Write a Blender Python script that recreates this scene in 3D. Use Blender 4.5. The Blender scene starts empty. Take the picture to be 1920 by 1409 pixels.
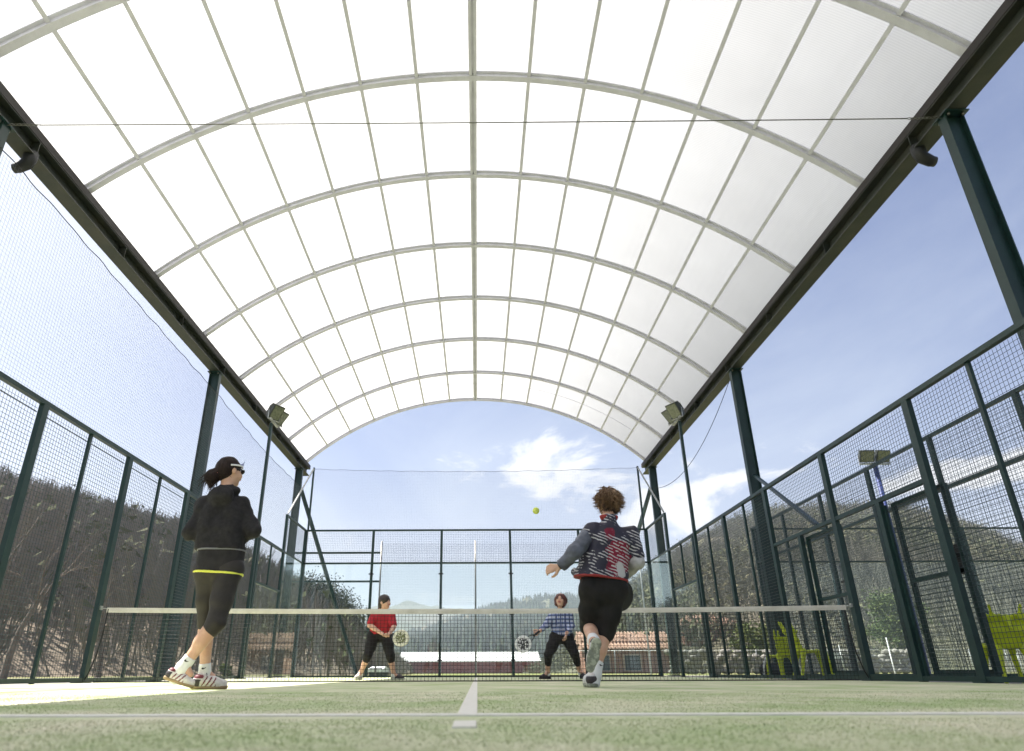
import bpy, bmesh, math, random
import numpy as np
from mathutils import Vector, Matrix
R = math.radians
random.seed(7); np.random.seed(7)
scene = bpy.context.scene
COL = scene.collection

# ------------------------------------------------------------------ camera
F_PX, PITCH, YAW, ROLL = 1207.0, .3971, -.0058, -.0029
CAM = np.array([.0285, -8.898, .1076]); PPX, PPY = 886.2, 755.6       # principal point of the (cropped) photograph
fw = np.array([math.sin(YAW)*math.cos(PITCH), math.cos(YAW)*math.cos(PITCH), math.sin(PITCH)])
_r0 = np.array([math.cos(YAW), -math.sin(YAW), 0]); _u0 = np.cross(_r0, fw)
rt = _r0*math.cos(ROLL)+_u0*math.sin(ROLL); up = -_r0*math.sin(ROLL)+_u0*math.cos(ROLL)
cd = bpy.data.cameras.new('camera'); cam = bpy.data.objects.new('camera', cd); COL.objects.link(cam)
cd.sensor_width = 36; cd.sensor_fit = 'HORIZONTAL'; cd.lens = 36*F_PX/1920
cd.shift_x = (960-PPX)/1920; cd.shift_y = (PPY-704.5)/1920
cd.clip_start = .02; cd.clip_end = 20000
cd.dof.use_dof = True; cd.dof.focus_distance = 7.0; cd.dof.aperture_fstop = 3.2
m = Matrix.Identity(4)
for i, v in enumerate((rt, up, -fw)):
    for j in range(3): m[j][i] = v[j]
for j in range(3): m[j][3] = CAM[j]
cam.matrix_world = m
scene.camera = cam
def ray(x, y): return fw + rt*(x-PPX)/F_PX - up*(y-PPY)/F_PX
def at(x, y, Y):                      # point of the place seen at photo pixel x, y and standing at depth Y
    d = ray(x, y); return CAM + d*(Y-CAM[1])/d[1]
def atx(x, y, X):
    d = ray(x, y); return CAM + d*(X-CAM[0])/d[0]
def azel(x, y):
    d = ray(x, y); return math.atan2(d[0], d[1]), math.atan2(d[2], math.hypot(d[0], d[1]))

# ------------------------------------------------------------------ sky, sun, exposure
SUN_E, SUN_A = R(55.3), R(14)           # elevation, and swing of the sun from due left (-X) towards +Y
SUN = np.array([-math.cos(SUN_E)*math.cos(SUN_A), math.cos(SUN_E)*math.sin(SUN_A), math.sin(SUN_E)])
w = bpy.data.worlds.new('World'); scene.world = w; w.use_nodes = True
nt = w.node_tree; N = nt.nodes; L = nt.links; N.clear()
out = N.new('ShaderNodeOutputWorld'); bg = N.new('ShaderNodeBackground'); L.new(bg.outputs[0], out.inputs[0])
bg.inputs[1].default_value = .05
sky = N.new('ShaderNodeTexSky'); sky.sky_type = 'NISHITA'; sky.sun_disc = False
sky.sun_elevation = SUN_E; sky.sun_rotation = math.atan2(SUN[0], SUN[1])
sky.air_density = 1.0; sky.dust_density = 3.2; sky.ozone_density = 2.2
def nd(t, **k):
    n = N.new(t)
    for a, b in k.items(): setattr(n, a, b)
    return n
def mth(op, a, b=None, c=None, clamp=False):
    n = N.new('ShaderNodeMath'); n.operation = op; n.use_clamp = clamp
    for i, v in enumerate((a, b, c)):
        if v is None: continue
        if isinstance(v, (int, float)): n.inputs[i].default_value = v
        else: L.new(v, n.inputs[i])
    return n.outputs[0]
tc = nd('ShaderNodeTexCoord'); sp = nd('ShaderNodeSeparateXYZ'); L.new(tc.outputs['Generated'], sp.inputs[0])
zc = mth('MAXIMUM', sp.outputs[2], 0.0); den = mth('ADD', zc, .16)
cb = nd('ShaderNodeCombineXYZ'); L.new(mth('DIVIDE', sp.outputs[0], den), cb.inputs[0]); L.new(mth('DIVIDE', sp.outputs[1], den), cb.inputs[1])
def noise(vec, scale, detail, rough, dist=0.0, off=(0, 0, 0), sc=(1, 1, 1)):
    mp = nd('ShaderNodeMapping'); mp.inputs['Location'].default_value = off; mp.inputs['Scale'].default_value = sc; L.new(vec, mp.inputs[0])
    n = nd('ShaderNodeTexNoise'); n.inputs['Scale'].default_value = scale; n.inputs['Detail'].default_value = detail
    n.inputs['Roughness'].default_value = rough; n.inputs['Distortion'].default_value = dist; L.new(mp.outputs[0], n.inputs[0]); return n.outputs[0]
def sstep(v, a, b):
    n = nd('ShaderNodeMapRange'); n.interpolation_type = 'SMOOTHSTEP'; L.new(v, n.inputs[0]); n.inputs[1].default_value = a; n.inputs[2].default_value = b
    return n.outputs[0]
thin = sstep(noise(cb.outputs[0], .9, 7, .62, .6, (3.1, 1.7, 0), (1, .55, 1)), .36, .74)
puff_n = noise(tc.outputs['Generated'], 6.0, 12, .62, .35, (2.35, .4, .62), (1, 1, 1.9))
def bank(cx_, cz_, wx, wz):                # a cumulus bank around one bearing
    dx = mth('DIVIDE', mth('SUBTRACT', sp.outputs[0], cx_), wx); dz = mth('DIVIDE', mth('SUBTRACT', sp.outputs[2], cz_), wz)
    return mth('SUBTRACT', 1.0, mth('ADD', mth('MULTIPLY', dx, dx), mth('MULTIPLY', dz, dz)))
bk = mth('MAXIMUM', bank(.135, .275, .18, .065), bank(.30, .21, .12, .05)); bk = mth('MAXIMUM', bk, bank(.62, .225, .10, .02)); bk = mth('MAXIMUM', bk, bank(-.09, .105, .10, .025))
bk = mth('MAXIMUM', mth('MULTIPLY', bk, mth('GREATER_THAN', sp.outputs[1], 0.0)), -.55)
puff = sstep(mth('ADD', puff_n, mth('MULTIPLY_ADD', bk, .15, -.055)), .49, .615)
low = mth('SUBTRACT', 1.0, sstep(sp.outputs[2], .36, .46))
puff = mth('MULTIPLY', puff, low)
veil = mth('SUBTRACT', 1.0, sstep(sp.outputs[2], .05, .56))            # milky air towards the horizon
f1 = mth('ADD', mth('MULTIPLY', thin, .34), mth('MULTIPLY', veil, .72))
mx1 = nd('ShaderNodeMix', data_type='RGBA'); L.new(f1, mx1.inputs[0]); tint = nd('ShaderNodeMix', data_type='RGBA', blend_type='MULTIPLY'); tint.inputs[0].default_value = 1; L.new(sky.outputs[0], tint.inputs[6]); tint.inputs[7].default_value = (.50, .63, .95, 1); L.new(tint.outputs[2], mx1.inputs[6]); mx1.inputs[7].default_value = (4.7, 5.35, 6.3, 1)
dt = nd('ShaderNodeVectorMath', operation='DOT_PRODUCT'); L.new(tc.outputs['Generated'], dt.inputs[0]); dt.inputs[1].default_value = tuple(SUN)
aur = nd('ShaderNodeMix', data_type='RGBA'); L.new(mth('MULTIPLY', sstep(dt.outputs['Value'], .42, 1.0), .9), aur.inputs[0]); L.new(mx1.outputs[2], aur.inputs[6]); aur.inputs[7].default_value = (6.0, 6.25, 6.9, 1)   # thin cloud glowing around the sun
mx2 = nd('ShaderNodeMix', data_type='RGBA'); L.new(mth('MULTIPLY', puff, .92), mx2.inputs[0]); L.new(aur.outputs[2], mx2.inputs[6]); mx2.inputs[7].default_value = (6.8, 6.9, 7.0, 1)
L.new(mx2.outputs[2], bg.inputs[0])
sd = bpy.data.lights.new('sun', 'SUN'); sun = bpy.data.objects.new('sun', sd); COL.objects.link(sun)
sd.energy = 5.0; sd.angle = R(.55); sd.color = (1, .955, .88)
sun.rotation_euler = Vector(SUN).to_track_quat('Z', 'Y').to_euler()
vs = scene.view_settings; vs.view_transform = 'Standard'; vs.look = 'None'; vs.exposure = 1.65; vs.gamma = 1; vs.use_curve_mapping = False
cy = scene.cycles; cy.use_denoising = True; cy.max_bounces = 9; cy.diffuse_bounces = 4; cy.glossy_bounces = 3
cy.transmission_bounces = 6; cy.transparent_max_bounces = 40; cy.volume_bounces = 0; cy.caustics_reflective = False; cy.caustics_refractive = False
cy.sample_clamp_indirect = 8

# ------------------------------------------------------------------ materials
MATS = {}
def mat(name, col, rough=.6, metal=0., spec=.4, col2=None, scale=8., lo=.4, hi=.62, bump=0., bscale=60., stretch=(1, 1, 1), detail=6, coat=0.):
    """Principled surface; an optional second colour is mottled in by noise and a fine noise gives relief."""
    M = bpy.data.materials.new(name); M.use_nodes = True; t = M.node_tree; b = t.nodes['Principled BSDF']
    b.inputs['Base Color'].default_value = (*col, 1); b.inputs['Roughness'].default_value = rough; b.inputs['Metallic'].default_value = metal
    b.inputs['Specular IOR Level'].default_value = spec; b.inputs['Coat Weight'].default_value = coat
    c = t.nodes.new('ShaderNodeTexCoord'); mp = t.nodes.new('ShaderNodeMapping'); mp.inputs['Scale'].default_value = stretch
    t.links.new(c.outputs['Object'], mp.inputs[0])
    if col2 is not None:
        n = t.nodes.new('ShaderNodeTexNoise'); n.inputs['Scale'].default_value = scale; n.inputs['Detail'].default_value = detail; n.inputs['Roughness'].default_value = .6
        t.links.new(mp.outputs[0], n.inputs[0])
        r = t.nodes.new('ShaderNodeMapRange'); r.inputs[1].default_value = lo; r.inputs[2].default_value = hi; t.links.new(n.outputs[0], r.inputs[0])
        x = t.nodes.new('ShaderNodeMix'); x.data_type = 'RGBA'; x.inputs[6].default_value = (*col, 1); x.inputs[7].default_value = (*col2, 1)
        t.links.new(r.outputs[0], x.inputs[0]); t.links.new(x.outputs[2], b.inputs['Base Color'])
    if bump:
        n2 = t.nodes.new('ShaderNodeTexNoise'); n2.inputs['Scale'].default_value = bscale; n2.inputs['Detail'].default_value = 4; t.links.new(mp.outputs[0], n2.inputs[0])
        bp = t.nodes.new('ShaderNodeBump'); bp.inputs['Strength'].default_value = bump; bp.inputs['Distance'].default_value = .02
        t.links.new(n2.outputs[0], bp.inputs['Height']); t.links.new(bp.outputs[0], b.inputs['Normal'])
    MATS[name] = M; return M
M = MATS
mat('green_steel', (.006, .024, .023), .42, 0, .4, (.010, .032, .030), 3, bump=.05, bscale=90)
mat('beam_steel', (.020, .026, .022), .5, 0, .4, (.034, .036, .028), 2.2, bump=.06, bscale=40)
mat('gutter_dark', (.030, .026, .026), .6, 0, .3)
mat('wire_green', (.010, .026, .028), .45, 0, .5)
mat('netting_black', (.10, .115, .14), .8)
mat('galvanised', (.42, .43, .42), .42, .6, .5, (.30, .31, .31), 9)
mat('alu_rib', (.645, .645, .75), .45, .0, .5, (.575, .575, .675), 5, bump=.03)
mat('band_cloth', (.66, .63, .57), .85, 0, .2, (.55, .52, .46), 5, bump=.15, bscale=120)
mat('net_cord', (.012, .013, .013), .7)
mat('chain_steel', (.16, .16, .15), .4, .8)
mat('lamp_body', (.030, .034, .028), .45, 0, .5)
mat('lamp_lens', (.15, .16, .115), .12, 0, .6, (.09, .10, .07), 20)
mat('black_plastic', (.012, .013, .014), .5)
mat('rubber', (.02, .02, .02), .8)
mat('skin', (.56, .33, .23), .5, 0, .35, (.62, .39, .28), 14, bump=.04, bscale=200)
mat('skin_far', (.55, .32, .23), .5, 0, .35, (.60, .37, .28), 14)
mat('black_knit', (.015, .014, .016), .85, 0, .3, (.024, .022, .024), 30, bump=.3, bscale=150)
mat('black_skirt', (.020, .018, .019), .75, 0, .25, (.027, .025, .026), 20, bump=.15, bscale=120)
mat('legging', (.024, .020, .018), .62, 0, .35, (.032, .027, .023), 14, bump=.1, bscale=200)
mat('black_shorts', (.010, .009, .009), .7, 0, .25, (.016, .014, .014), 9, bump=.12, bscale=90)
mat('yellow_trim', (.72, .74, .10), .6)
mat('grey_trim', (.18, .18, .19), .6)
mat('red_trim', (.30, .035, .035), .7)
mat('sock', (.74, .74, .74), .9, bump=.3, bscale=260)
mat('shoe_white', (.72, .68, .66), .55, 0, .4, (.60, .55, .53), 40, bump=.1, bscale=120)
mat('shoe_grey', (.45, .45, .46), .55, 0, .4, (.62, .62, .62), 35, bump=.1)
mat('shoe_maroon', (.16, .03, .04), .5)
mat('shoe_dark', (.045, .038, .042), .55)
mat('sole_gum', (.34, .24, .13), .6)
mat('sole_grey', (.22, .235, .19), .65, 0, .3, (.40, .42, .33), 22, .46, .54, bump=.5, bscale=120)
mat('hair_dark', (.012, .007, .006), .65, 0, .2, (.024, .013, .010), 60, stretch=(1, 1, .2), bump=.4, bscale=120)
mat('hair_brown', (.12, .068, .036), .55, 0, .35, (.30, .19, .105), 45, stretch=(1, 1, .25))
mat('hair_brown_dark', (.045, .024, .013), .5, 0, .45)
mat('hair_auburn', (.075, .020, .013), .45, 0, .5, (.11, .032, .020), 60)
mat('hair_black', (.028, .018, .014), .45, 0, .5)
mat('white_band', (.78, .78, .80), .7)
mat('visor_blue', (.18, .22, .36), .35)
mat('lens_dark', (.012, .012, .015), .15, 0, .6)
mat('eye', (.03, .02, .02), .3)
mat('lips', (.42, .14, .12), .5)
mat('red_shirt', (.36, .018, .030), .75, 0, .25, (.42, .028, .038), 12, bump=.1, bscale=120)
mat('sleeve_slate', (.115, .125, .16), .6, 0, .35, (.075, .08, .105), 8, bump=.2, bscale=40)
mat('sleeve_pale', (.46, .45, .46), .6, 0, .35, (.34, .33, .35), 9, bump=.2, bscale=40)
mat('ball_felt', (.72, .82, .14), .95, 0, .1, (.78, .86, .2), 60, bump=.6, bscale=300)
mat('ball_seam', (.75, .76, .66), .8)
mat('chair_lime', (.58, .68, .012), .42, 0, .45, (.52, .61, .012), 5)
mat('bag_black', (.014, .014, .016), .6, 0, .4)
mat('racket_dark', (.014, .014, .016), .35, 0, .5)
mat('grip', (.03, .03, .035), .8)
mat('roof_tile', (.20, .12, .088), .85, 0, .2, (.32, .215, .16), 1.8, bump=.2, bscale=20)
mat('plaster_warm', (.36, .28, .22), .9, 0, .2, (.28, .21, .16), .7)
mat('plaster_brick', (.26, .14, .10), .9, 0, .2, (.20, .11, .08), 1)
mat('window_dark', (.03, .032, .036), .2, 0, .5)
mat('shutter', (.10, .065, .045), .7)
mat('roof_white', (.74, .73, .72), .6, 0, .3, (.62, .61, .60), .5)
mat('wall_maroon', (.25, .055, .055), .8, 0, .2, (.20, .045, .045), .6)
mat('stone', (.30, .29, .26), .9, 0, .2, (.20, .19, .17), 2.2)
mat('shed', (.05, .06, .065), .7)
mat('bark', (.13, .10, .085), .9, 0, .2, (.20, .165, .14), 4)
mat('bark_pale', (.13, .11, .095), .9, 0, .2, (.09, .075, .065), 5)
mat('leaf_olive', (.060, .085, .022), .7, 0, .3, (.12, .14, .035), 1.2)
mat('leaf_dark', (.030, .042, .028), .8, 0, .2, (.055, .066, .042), .8)
mat('leaf_pine', (.10, .13, .030), .7, 0, .3, (.045, .075, .022), 1.2)
mat('wood_bare', (.20, .17, .145), .95, 0, .1, (.125, .108, .098), .03)
mat('wood_grey', (.16, .155, .12), .95, 0, .1, (.11, .112, .085), .03)
mat('wood_green', (.072, .084, .045), .95, 0, .1, (.115, .108, .066), .03)
mat('wood_conifer', (.032, .050, .034), .95, 0, .1, (.05, .066, .04), .02)
mat('hill_soil', (.19, .155, .12), .95, 0, .1, (.14, .125, .09), .04, bump=.3, bscale=1)
mat('hill_green', (.105, .108, .066), .95, 0, .1, (.13, .115, .085), .025, bump=.3, bscale=1)
mat('hill_far', (.050, .060, .034), .95, 0, .1, (.085, .075, .050), .004)
mat('field', (.13, .17, .05), .95, 0, .1, (.21, .18, .10), .25, bump=.4, bscale=6)
mat('blue_pole', (.035, .055, .19), .5)
mat('pole_white', (.55, .56, .56), .5)

def nodes_mat(name):
    Mm = bpy.data.materials.new(name); Mm.use_nodes = True; t = Mm.node_tree; t.nodes.clear()
    o = t.nodes.new('ShaderNodeOutputMaterial'); MATS[name] = Mm
    return t, o, (lambda ty: t.nodes.new(ty)), t.links
# glass: clear greenish pane that mirrors at grazing angles
t, o, n_, l_ = nodes_mat('glass')
tr = n_('ShaderNodeBsdfTransparent'); tr.inputs[0].default_value = (.93, .965, .95, 1)
gl = n_('ShaderNodeBsdfGlossy'); gl.inputs['Roughness'].default_value = .01; gl.inputs['Color'].default_value = (.9, .95, .93, 1)
lw = n_('ShaderNodeLayerWeight'); lw.inputs[0].default_value = .5
pw = n_('ShaderNodeMath'); pw.operation = 'POWER'; l_.new(lw.outputs['Facing'], pw.inputs[0]); pw.inputs[1].default_value = 5
fr = n_('ShaderNodeMath'); fr.operation = 'MULTIPLY_ADD'; l_.new(pw.outputs[0], fr.inputs[0]); fr.inputs[1].default_value = .9; fr.inputs[2].default_value = .035
mx = n_('ShaderNodeMixShader'); l_.new(fr.outputs[0], mx.inputs[0]); l_.new(tr.outputs[0], mx.inputs[1]); l_.new(gl.outputs[0], mx.inputs[2]); l_.new(mx.outputs[0], o.inputs[0])
# multiwall polycarbonate: milky, light comes through it, faint flutes across
t, o, n_, l_ = nodes_mat('polycarbonate')
tcn = n_('ShaderNodeTexCoord'); wv = n_('ShaderNodeTexWave'); wv.bands_direction = 'Y'; wv.inputs['Scale'].default_value = 9.5; wv.inputs['Distortion'].default_value = 0
l_.new(tcn.outputs['Object'], wv.inputs[0])
nz = n_('ShaderNodeTexNoise'); nz.inputs['Scale'].default_value = 1.1; nz.inputs['Detail'].default_value = 3; l_.new(tcn.outputs['Object'], nz.inputs[0])
oi = n_('ShaderNodeObjectInfo')
a1 = n_('ShaderNodeMath'); a1.operation = 'MULTIPLY_ADD'; l_.new(wv.outputs['Fac'], a1.inputs[0]); a1.inputs[1].default_value = .07; a1.inputs[2].default_value = .535
a2 = n_('ShaderNodeMath'); a2.operation = 'MULTIPLY_ADD'; l_.new(nz.outputs[0], a2.inputs[0]); a2.inputs[1].default_value = .06; l_.new(a1.outputs[0], a2.inputs[2])
a3 = n_('ShaderNodeMath'); a3.operation = 'MULTIPLY_ADD'; l_.new(oi.outputs['Random'], a3.inputs[0]); a3.inputs[1].default_value = .05; l_.new(a2.outputs[0], a3.inputs[2])
cc = n_('ShaderNodeCombineColor'); 
for i in range(3): l_.new(a3.outputs[0], cc.inputs[i])
tl = n_('ShaderNodeBsdfTranslucent'); l_.new(cc.outputs[0], tl.inputs[0])
df = n_('ShaderNodeBsdfDiffuse'); df.inputs[0].default_value = (.72, .73, .74, 1)
tp = n_('ShaderNodeBsdfTransparent'); tp.inputs[0].default_value = (.95, .96, .97, 1)
m1 = n_('ShaderNodeMixShader'); m1.inputs[0].default_value = .14; l_.new(tl.outputs[0], m1.inputs[1]); l_.new(df.outputs[0], m1.inputs[2])
m2 = n_('ShaderNodeMixShader'); m2.inputs[0].default_value = .07; l_.new(m1.outputs[0], m2.inputs[1]); l_.new(tp.outputs[0], m2.inputs[2])
l_.new(m2.outputs[0], o.inputs[0])
# synthetic turf dressed with sand
def turf(name, blade):
    t, o, n_, l_ = nodes_mat(name)
    b = n_('ShaderNodeBsdfPrincipled'); l_.new(b.outputs[0], o.inputs[0]); b.inputs['Roughness'].default_value = .85; b.inputs['Specular IOR Level'].default_value = .2
    g = n_('ShaderNodeNewGeometry')
    def nz(sc, de, ro, st=(1, 1, 1)):
        mp = n_('ShaderNodeMapping'); mp.inputs['Scale'].default_value = st; l_.new(g.outputs['Position'], mp.inputs[0])
        q = n_('ShaderNodeTexNoise'); q.inputs['Scale'].default_value = sc; q.inputs['Detail'].default_value = de; q.inputs['Roughness'].default_value = ro; l_.new(mp.outputs[0], q.inputs[0]); return q.outputs[0]
    def rg(v, a, c):
        q = n_('ShaderNodeMapRange'); q.inputs[1].default_value = a; q.inputs[2].default_value = c; l_.new(v, q.inputs[0]); return q.outputs[0]
    def mixc(f, c1, c2):
        q = n_('ShaderNodeMix'); q.data_type = 'RGBA'; l_.new(f, q.inputs[0])
        for s, c in ((6, c1), (7, c2)):
            if isinstance(c, tuple): q.inputs[s].default_value = (*c, 1)
            else: l_.new(c, q.inputs[s])
        return q.outputs[2]
    grass = mixc(rg(nz(70, 4, .7), .35, .65), (.31, .39, .165), (.46, .53, .28))
    sandy = mixc(rg(nz(150, 3, .7), .35, .65), (.60, .56, .40), (.78, .73, .56))
    if blade: f = rg(nz(1.5, 8, .7, (1, .8, 1)), .40, .70)
    else: f = rg(nz(1.5, 8, .7, (1, .8, 1)), .37, .66)
    l_.new(mixc(f, grass, sandy), b.inputs['Base Color'])
    if not blade:
        bp = n_('ShaderNodeBump'); bp.inputs['Strength'].default_value = .35; bp.inputs['Distance'].default_value = .006; l_.new(nz(120, 5, .75), bp.inputs['Height']); l_.new(bp.outputs[0], b.inputs['Normal'])
turf('turf', False); turf('turf_blade', True)
mat('line_white', (.78, .75, .68), .9, 0, .2, (.66, .63, .54), 26, .35, .75)
mat('line_blade', (.78, .75, .68), .9, 0, .2, (.64, .61, .52), 40)
# patterned sports jacket: navy with slanted white slashes and crimson blots
t, o, n_, l_ = nodes_mat('jacket_print')
b = n_('ShaderNodeBsdfPrincipled'); l_.new(b.outputs[0], o.inputs[0]); b.inputs['Roughness'].default_value = .6; b.inputs['Specular IOR Level'].default_value = .3
tcn = n_('ShaderNodeTexCoord'); mp = n_('ShaderNodeMapping'); mp.inputs['Rotation'].default_value = (0, R(-22), 0); l_.new(tcn.outputs['Object'], mp.inputs[0])
wv = n_('ShaderNodeTexWave'); wv.bands_direction = 'Z'; wv.inputs['Scale'].default_value = 12; wv.inputs['Distortion'].default_value = 2.4; wv.inputs['Detail'].default_value = 2; wv.inputs['Detail Scale'].default_value = 1.6; l_.new(mp.outputs[0], wv.inputs[0])
def nzz(sc, off, de=3):
    q = n_('ShaderNodeMapping'); q.inputs['Location'].default_value = off; l_.new(tcn.outputs['Object'], q.inputs[0])
    k = n_('ShaderNodeTexNoise'); k.inputs['Scale'].default_value = sc; k.inputs['Detail'].default_value = de; l_.new(q.outputs[0], k.inputs[0]); return k.outputs[0]
def rgg(v, a, c):
    q = n_('ShaderNodeMapRange'); q.inputs[1].default_value = a; q.inputs[2].default_value = c; l_.new(v, q.inputs[0]); return q.outputs[0]
def mul(a, c):
    q = n_('ShaderNodeMath'); q.operation = 'MULTIPLY'; l_.new(a, q.inputs[0]); l_.new(c, q.inputs[1]); return q.outputs[0]
def mxc(f, c1, c2):
    q = n_('ShaderNodeMix'); q.data_type = 'RGBA'; l_.new(f, q.inputs[0])
    for s, c in ((6, c1), (7, c2)):
        if isinstance(c, tuple): q.inputs[s].default_value = (*c, 1)
        else: l_.new(c, q.inputs[s])
    return q.outputs[2]
slash = mul(mul(rgg(wv.outputs['Fac'], .66, .74), rgg(nzz(6.5, (.3, 0, .2)), .46, .50)), rgg(nzz(30, (5, 0, 0), 1), .40, .46))
def blot(px_, py_, rad):
    q = n_('ShaderNodeVectorMath'); q.operation = 'DISTANCE'; l_.new(tcn.outputs['Object'], q.inputs[0]); q.inputs[1].default_value = tuple(at(px_, py_, -3.5))
    k = n_('ShaderNodeMath'); k.operation = 'MULTIPLY_ADD'; l_.new(nzz(16, (px_*.1, 0, 0)), k.inputs[0]); k.inputs[1].default_value = -.16; l_.new(q.outputs['Value'], k.inputs[2])
    return rgg(k.outputs[0], rad-.06, rad-.075)
def mxm(a, c):
    q = n_('ShaderNodeMath'); q.operation = 'MAXIMUM'; l_.new(a, q.inputs[0]); l_.new(c, q.inputs[1]); return q.outputs[0]
red = mxm(mxm(blot(1162, 1045, .115), blot(1150, 1064, .065)), blot(1142, 1003, .04)); slash = mxm(slash, blot(1164, 1071, .045))
base = mxc(red, (.030, .028, .045), (.20, .014, .036))
l_.new(mxc(slash, base, (.46, .45, .46)), b.inputs['Base Color'])
# blue checked jersey
t, o, n_, l_ = nodes_mat('check_shirt')
b = n_('ShaderNodeBsdfPrincipled'); l_.new(b.outputs[0], o.inputs[0]); b.inputs['Roughness'].default_value = .8; b.inputs['Specular IOR Level'].default_value = .2
tcn = n_('ShaderNodeTexCoord'); w1 = n_('ShaderNodeTexWave'); w1.bands_direction = 'Z'; w1.inputs['Scale'].default_value = 4.6; w1.inputs['Distortion'].default_value = 1.2; l_.new(tcn.outputs['Object'], w1.inputs[0])
w2 = n_('ShaderNodeTexWave'); w2.bands_direction = 'X'; w2.inputs['Scale'].default_value = 4.0; w2.inputs['Distortion'].default_value = 1.0; l_.new(tcn.outputs['Object'], w2.inputs[0])
c1 = mxc(rgg(w1.outputs['Fac'], .45, .62), (.42, .45, .58), (.10, .14, .30))
l_.new(mxc(mul(rgg(w2.outputs['Fac'], .7, .85), rgg(nzz(9, (0, 0, 0)), .4, .5)), c1, (.07, .09, .20)), b.inputs['Base Color'])
# printed racket faces
def racket_mat(name, base, ink, sc):
    global t, o, n_, l_, tcn
    t, o, n_, l_ = nodes_mat(name); b = n_('ShaderNodeBsdfPrincipled'); l_.new(b.outputs[0], o.inputs[0]); b.inputs['Roughness'].default_value = .4
    tcn = n_('ShaderNodeTexCoord'); vo = n_('ShaderNodeTexVoronoi'); vo.inputs['Scale'].default_value = sc; l_.new(tcn.outputs['Object'], vo.inputs[0])
    gr = n_('ShaderNodeVectorMath'); gr.operation = 'LENGTH'; l_.new(tcn.outputs['Object'], gr.inputs[0])
    inside = n_('ShaderNodeMapRange'); inside.inputs[1].default_value = .105; inside.inputs[2].default_value = .095; l_.new(gr.outputs['Value'], inside.inputs[0])
    k = mul(rgg(vo.outputs['Distance'], .36, .46), inside.outputs[0])
    l_.new(mxc(k, base, ink), b.inputs['Base Color'])
racket_mat('racket_cream', (.72, .70, .56), (.14, .15, .06), 42)
racket_mat('racket_white', (.74, .74, .72), (.03, .03, .03), 30)

# ------------------------------------------------------------------ helpers
def tag(o, label=None, cat=None, group=None, kind=None):
    if label: o['label'] = label
    if cat: o['category'] = cat
    if group: o['group'] = group
    if kind: o['kind'] = kind
    return o
def empty(name, loc=(0, 0, 0), rz=0.):
    o = bpy.data.objects.new(name, None); COL.objects.link(o); o.location = loc; o.rotation_euler = (0, 0, rz); o.empty_display_size = .2; return o
def obj(name, me, material=None, parent=None, loc=(0, 0, 0), rot=(0, 0, 0)):
    o = bpy.data.objects.new(name, me); COL.objects.link(o); o.location = loc; o.rotation_euler = rot
    if material is not None and not me.materials: me.materials.append(MATS[material] if isinstance(material, str) else material)
    if parent is not None: o.parent = parent
    return o
def nrm(v): v = np.asarray(v, float); return v/(np.linalg.norm(v)+1e-12)
class MB:
    def __init__(s): s.v = []; s.f = []; s.sm = []
    def add(s, vs, fs, smooth=False):
        b = len(s.v); s.v += [tuple(map(float, q)) for q in vs]; s.f += [tuple(b+i for i in q) for q in fs]; s.sm += [smooth]*len(fs); return s
    def box(s, c, d, rz=0.):
        x, y, z = d[0]/2, d[1]/2, d[2]/2; ca, sa = math.cos(rz), math.sin(rz)
        vs = [(c[0]+ca*i*x-sa*j*y, c[1]+sa*i*x+ca*j*y, c[2]+k*z) for i in (-1, 1) for j in (-1, 1) for k in (-1, 1)]
        return s.add(vs, [(0, 1, 3, 2), (4, 6, 7, 5), (0, 4, 5, 1), (2, 3, 7, 6), (0, 2, 6, 4), (1, 5, 7, 3)])
    def bar(s, a, b, wd, ht, upv=(0, 0, 1)):          # rectangular bar from a to b
        a = np.asarray(a, float); b = np.asarray(b, float); d = nrm(b-a); r = np.cross(d, upv)
        if np.linalg.norm(r) < 1e-4: r = np.cross(d, (0, 1, 0))
        r = nrm(r); u = np.cross(r, d)
        vs = [q+r*i*wd/2+u*j*ht/2 for q in (a, b) for i, j in ((-1, -1), (1, -1), (1, 1), (-1, 1))]
        return s.add(vs, [(0, 1, 2, 3), (7, 6, 5, 4), (0, 4, 5, 1), (1, 5, 6, 2), (2, 6, 7, 3), (3, 7, 4, 0)])
    def tube(s, pts, rad, n=8, caps=True, smooth=True):
        P = [np.asarray(q, float) for q in pts]; rad = rad if hasattr(rad, '__len__') else [rad]*len(P); k = len(P); vs = []; r = None
        for i in range(k):
            d = nrm(P[min(i+1, k-1)]-P[max(i-1, 0)])
            if r is None:
                r = np.cross(d, (0, 0, 1)); r = np.cross(d, (0, 1, 0)) if np.linalg.norm(r) < 1e-3 else r
            r = nrm(r-d*np.dot(r, d)); u = np.cross(d, r)
            for j in range(n):
                a = 2*math.pi*j/n; vs.append(P[i]+rad[i]*(r*math.cos(a)+u*math.sin(a)))
        fs = [(i*n+j, i*n+(j+1) % n, (i+1)*n+(j+1) % n, (i+1)*n+j) for i in range(k-1) for j in range(n)]
        s.add(vs, fs, smooth)
        if caps: s.f += [tuple(len(s.v)-n*k+j for j in range(n-1, -1, -1)), tuple(len(s.v)-n+j for j in range(n))]; s.sm += [False]*2
        return s
    def wire(s, a, b, r): return s.tube([a, b], r, 4, False, False)
    def mesh(s, name, material=None):
        me = bpy.data.meshes.new(name); me.from_pydata(s.v, [], s.f); me.update()
        if material is not None: me.materials.append(MATS[material])
        me.polygons.foreach_set('use_smooth', s.sm); return me
    def build(s, name, material, parent=None, loc=(0, 0, 0), rot=(0, 0, 0)):
        return obj(name, s.mesh(name, material), None, parent, loc, rot)
def bevel(o, w=.004, seg=2):
    md = o.modifiers.new('bevel', 'BEVEL'); md.width = w; md.segments = seg; md.limit_method = 'ANGLE'; return o

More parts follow.
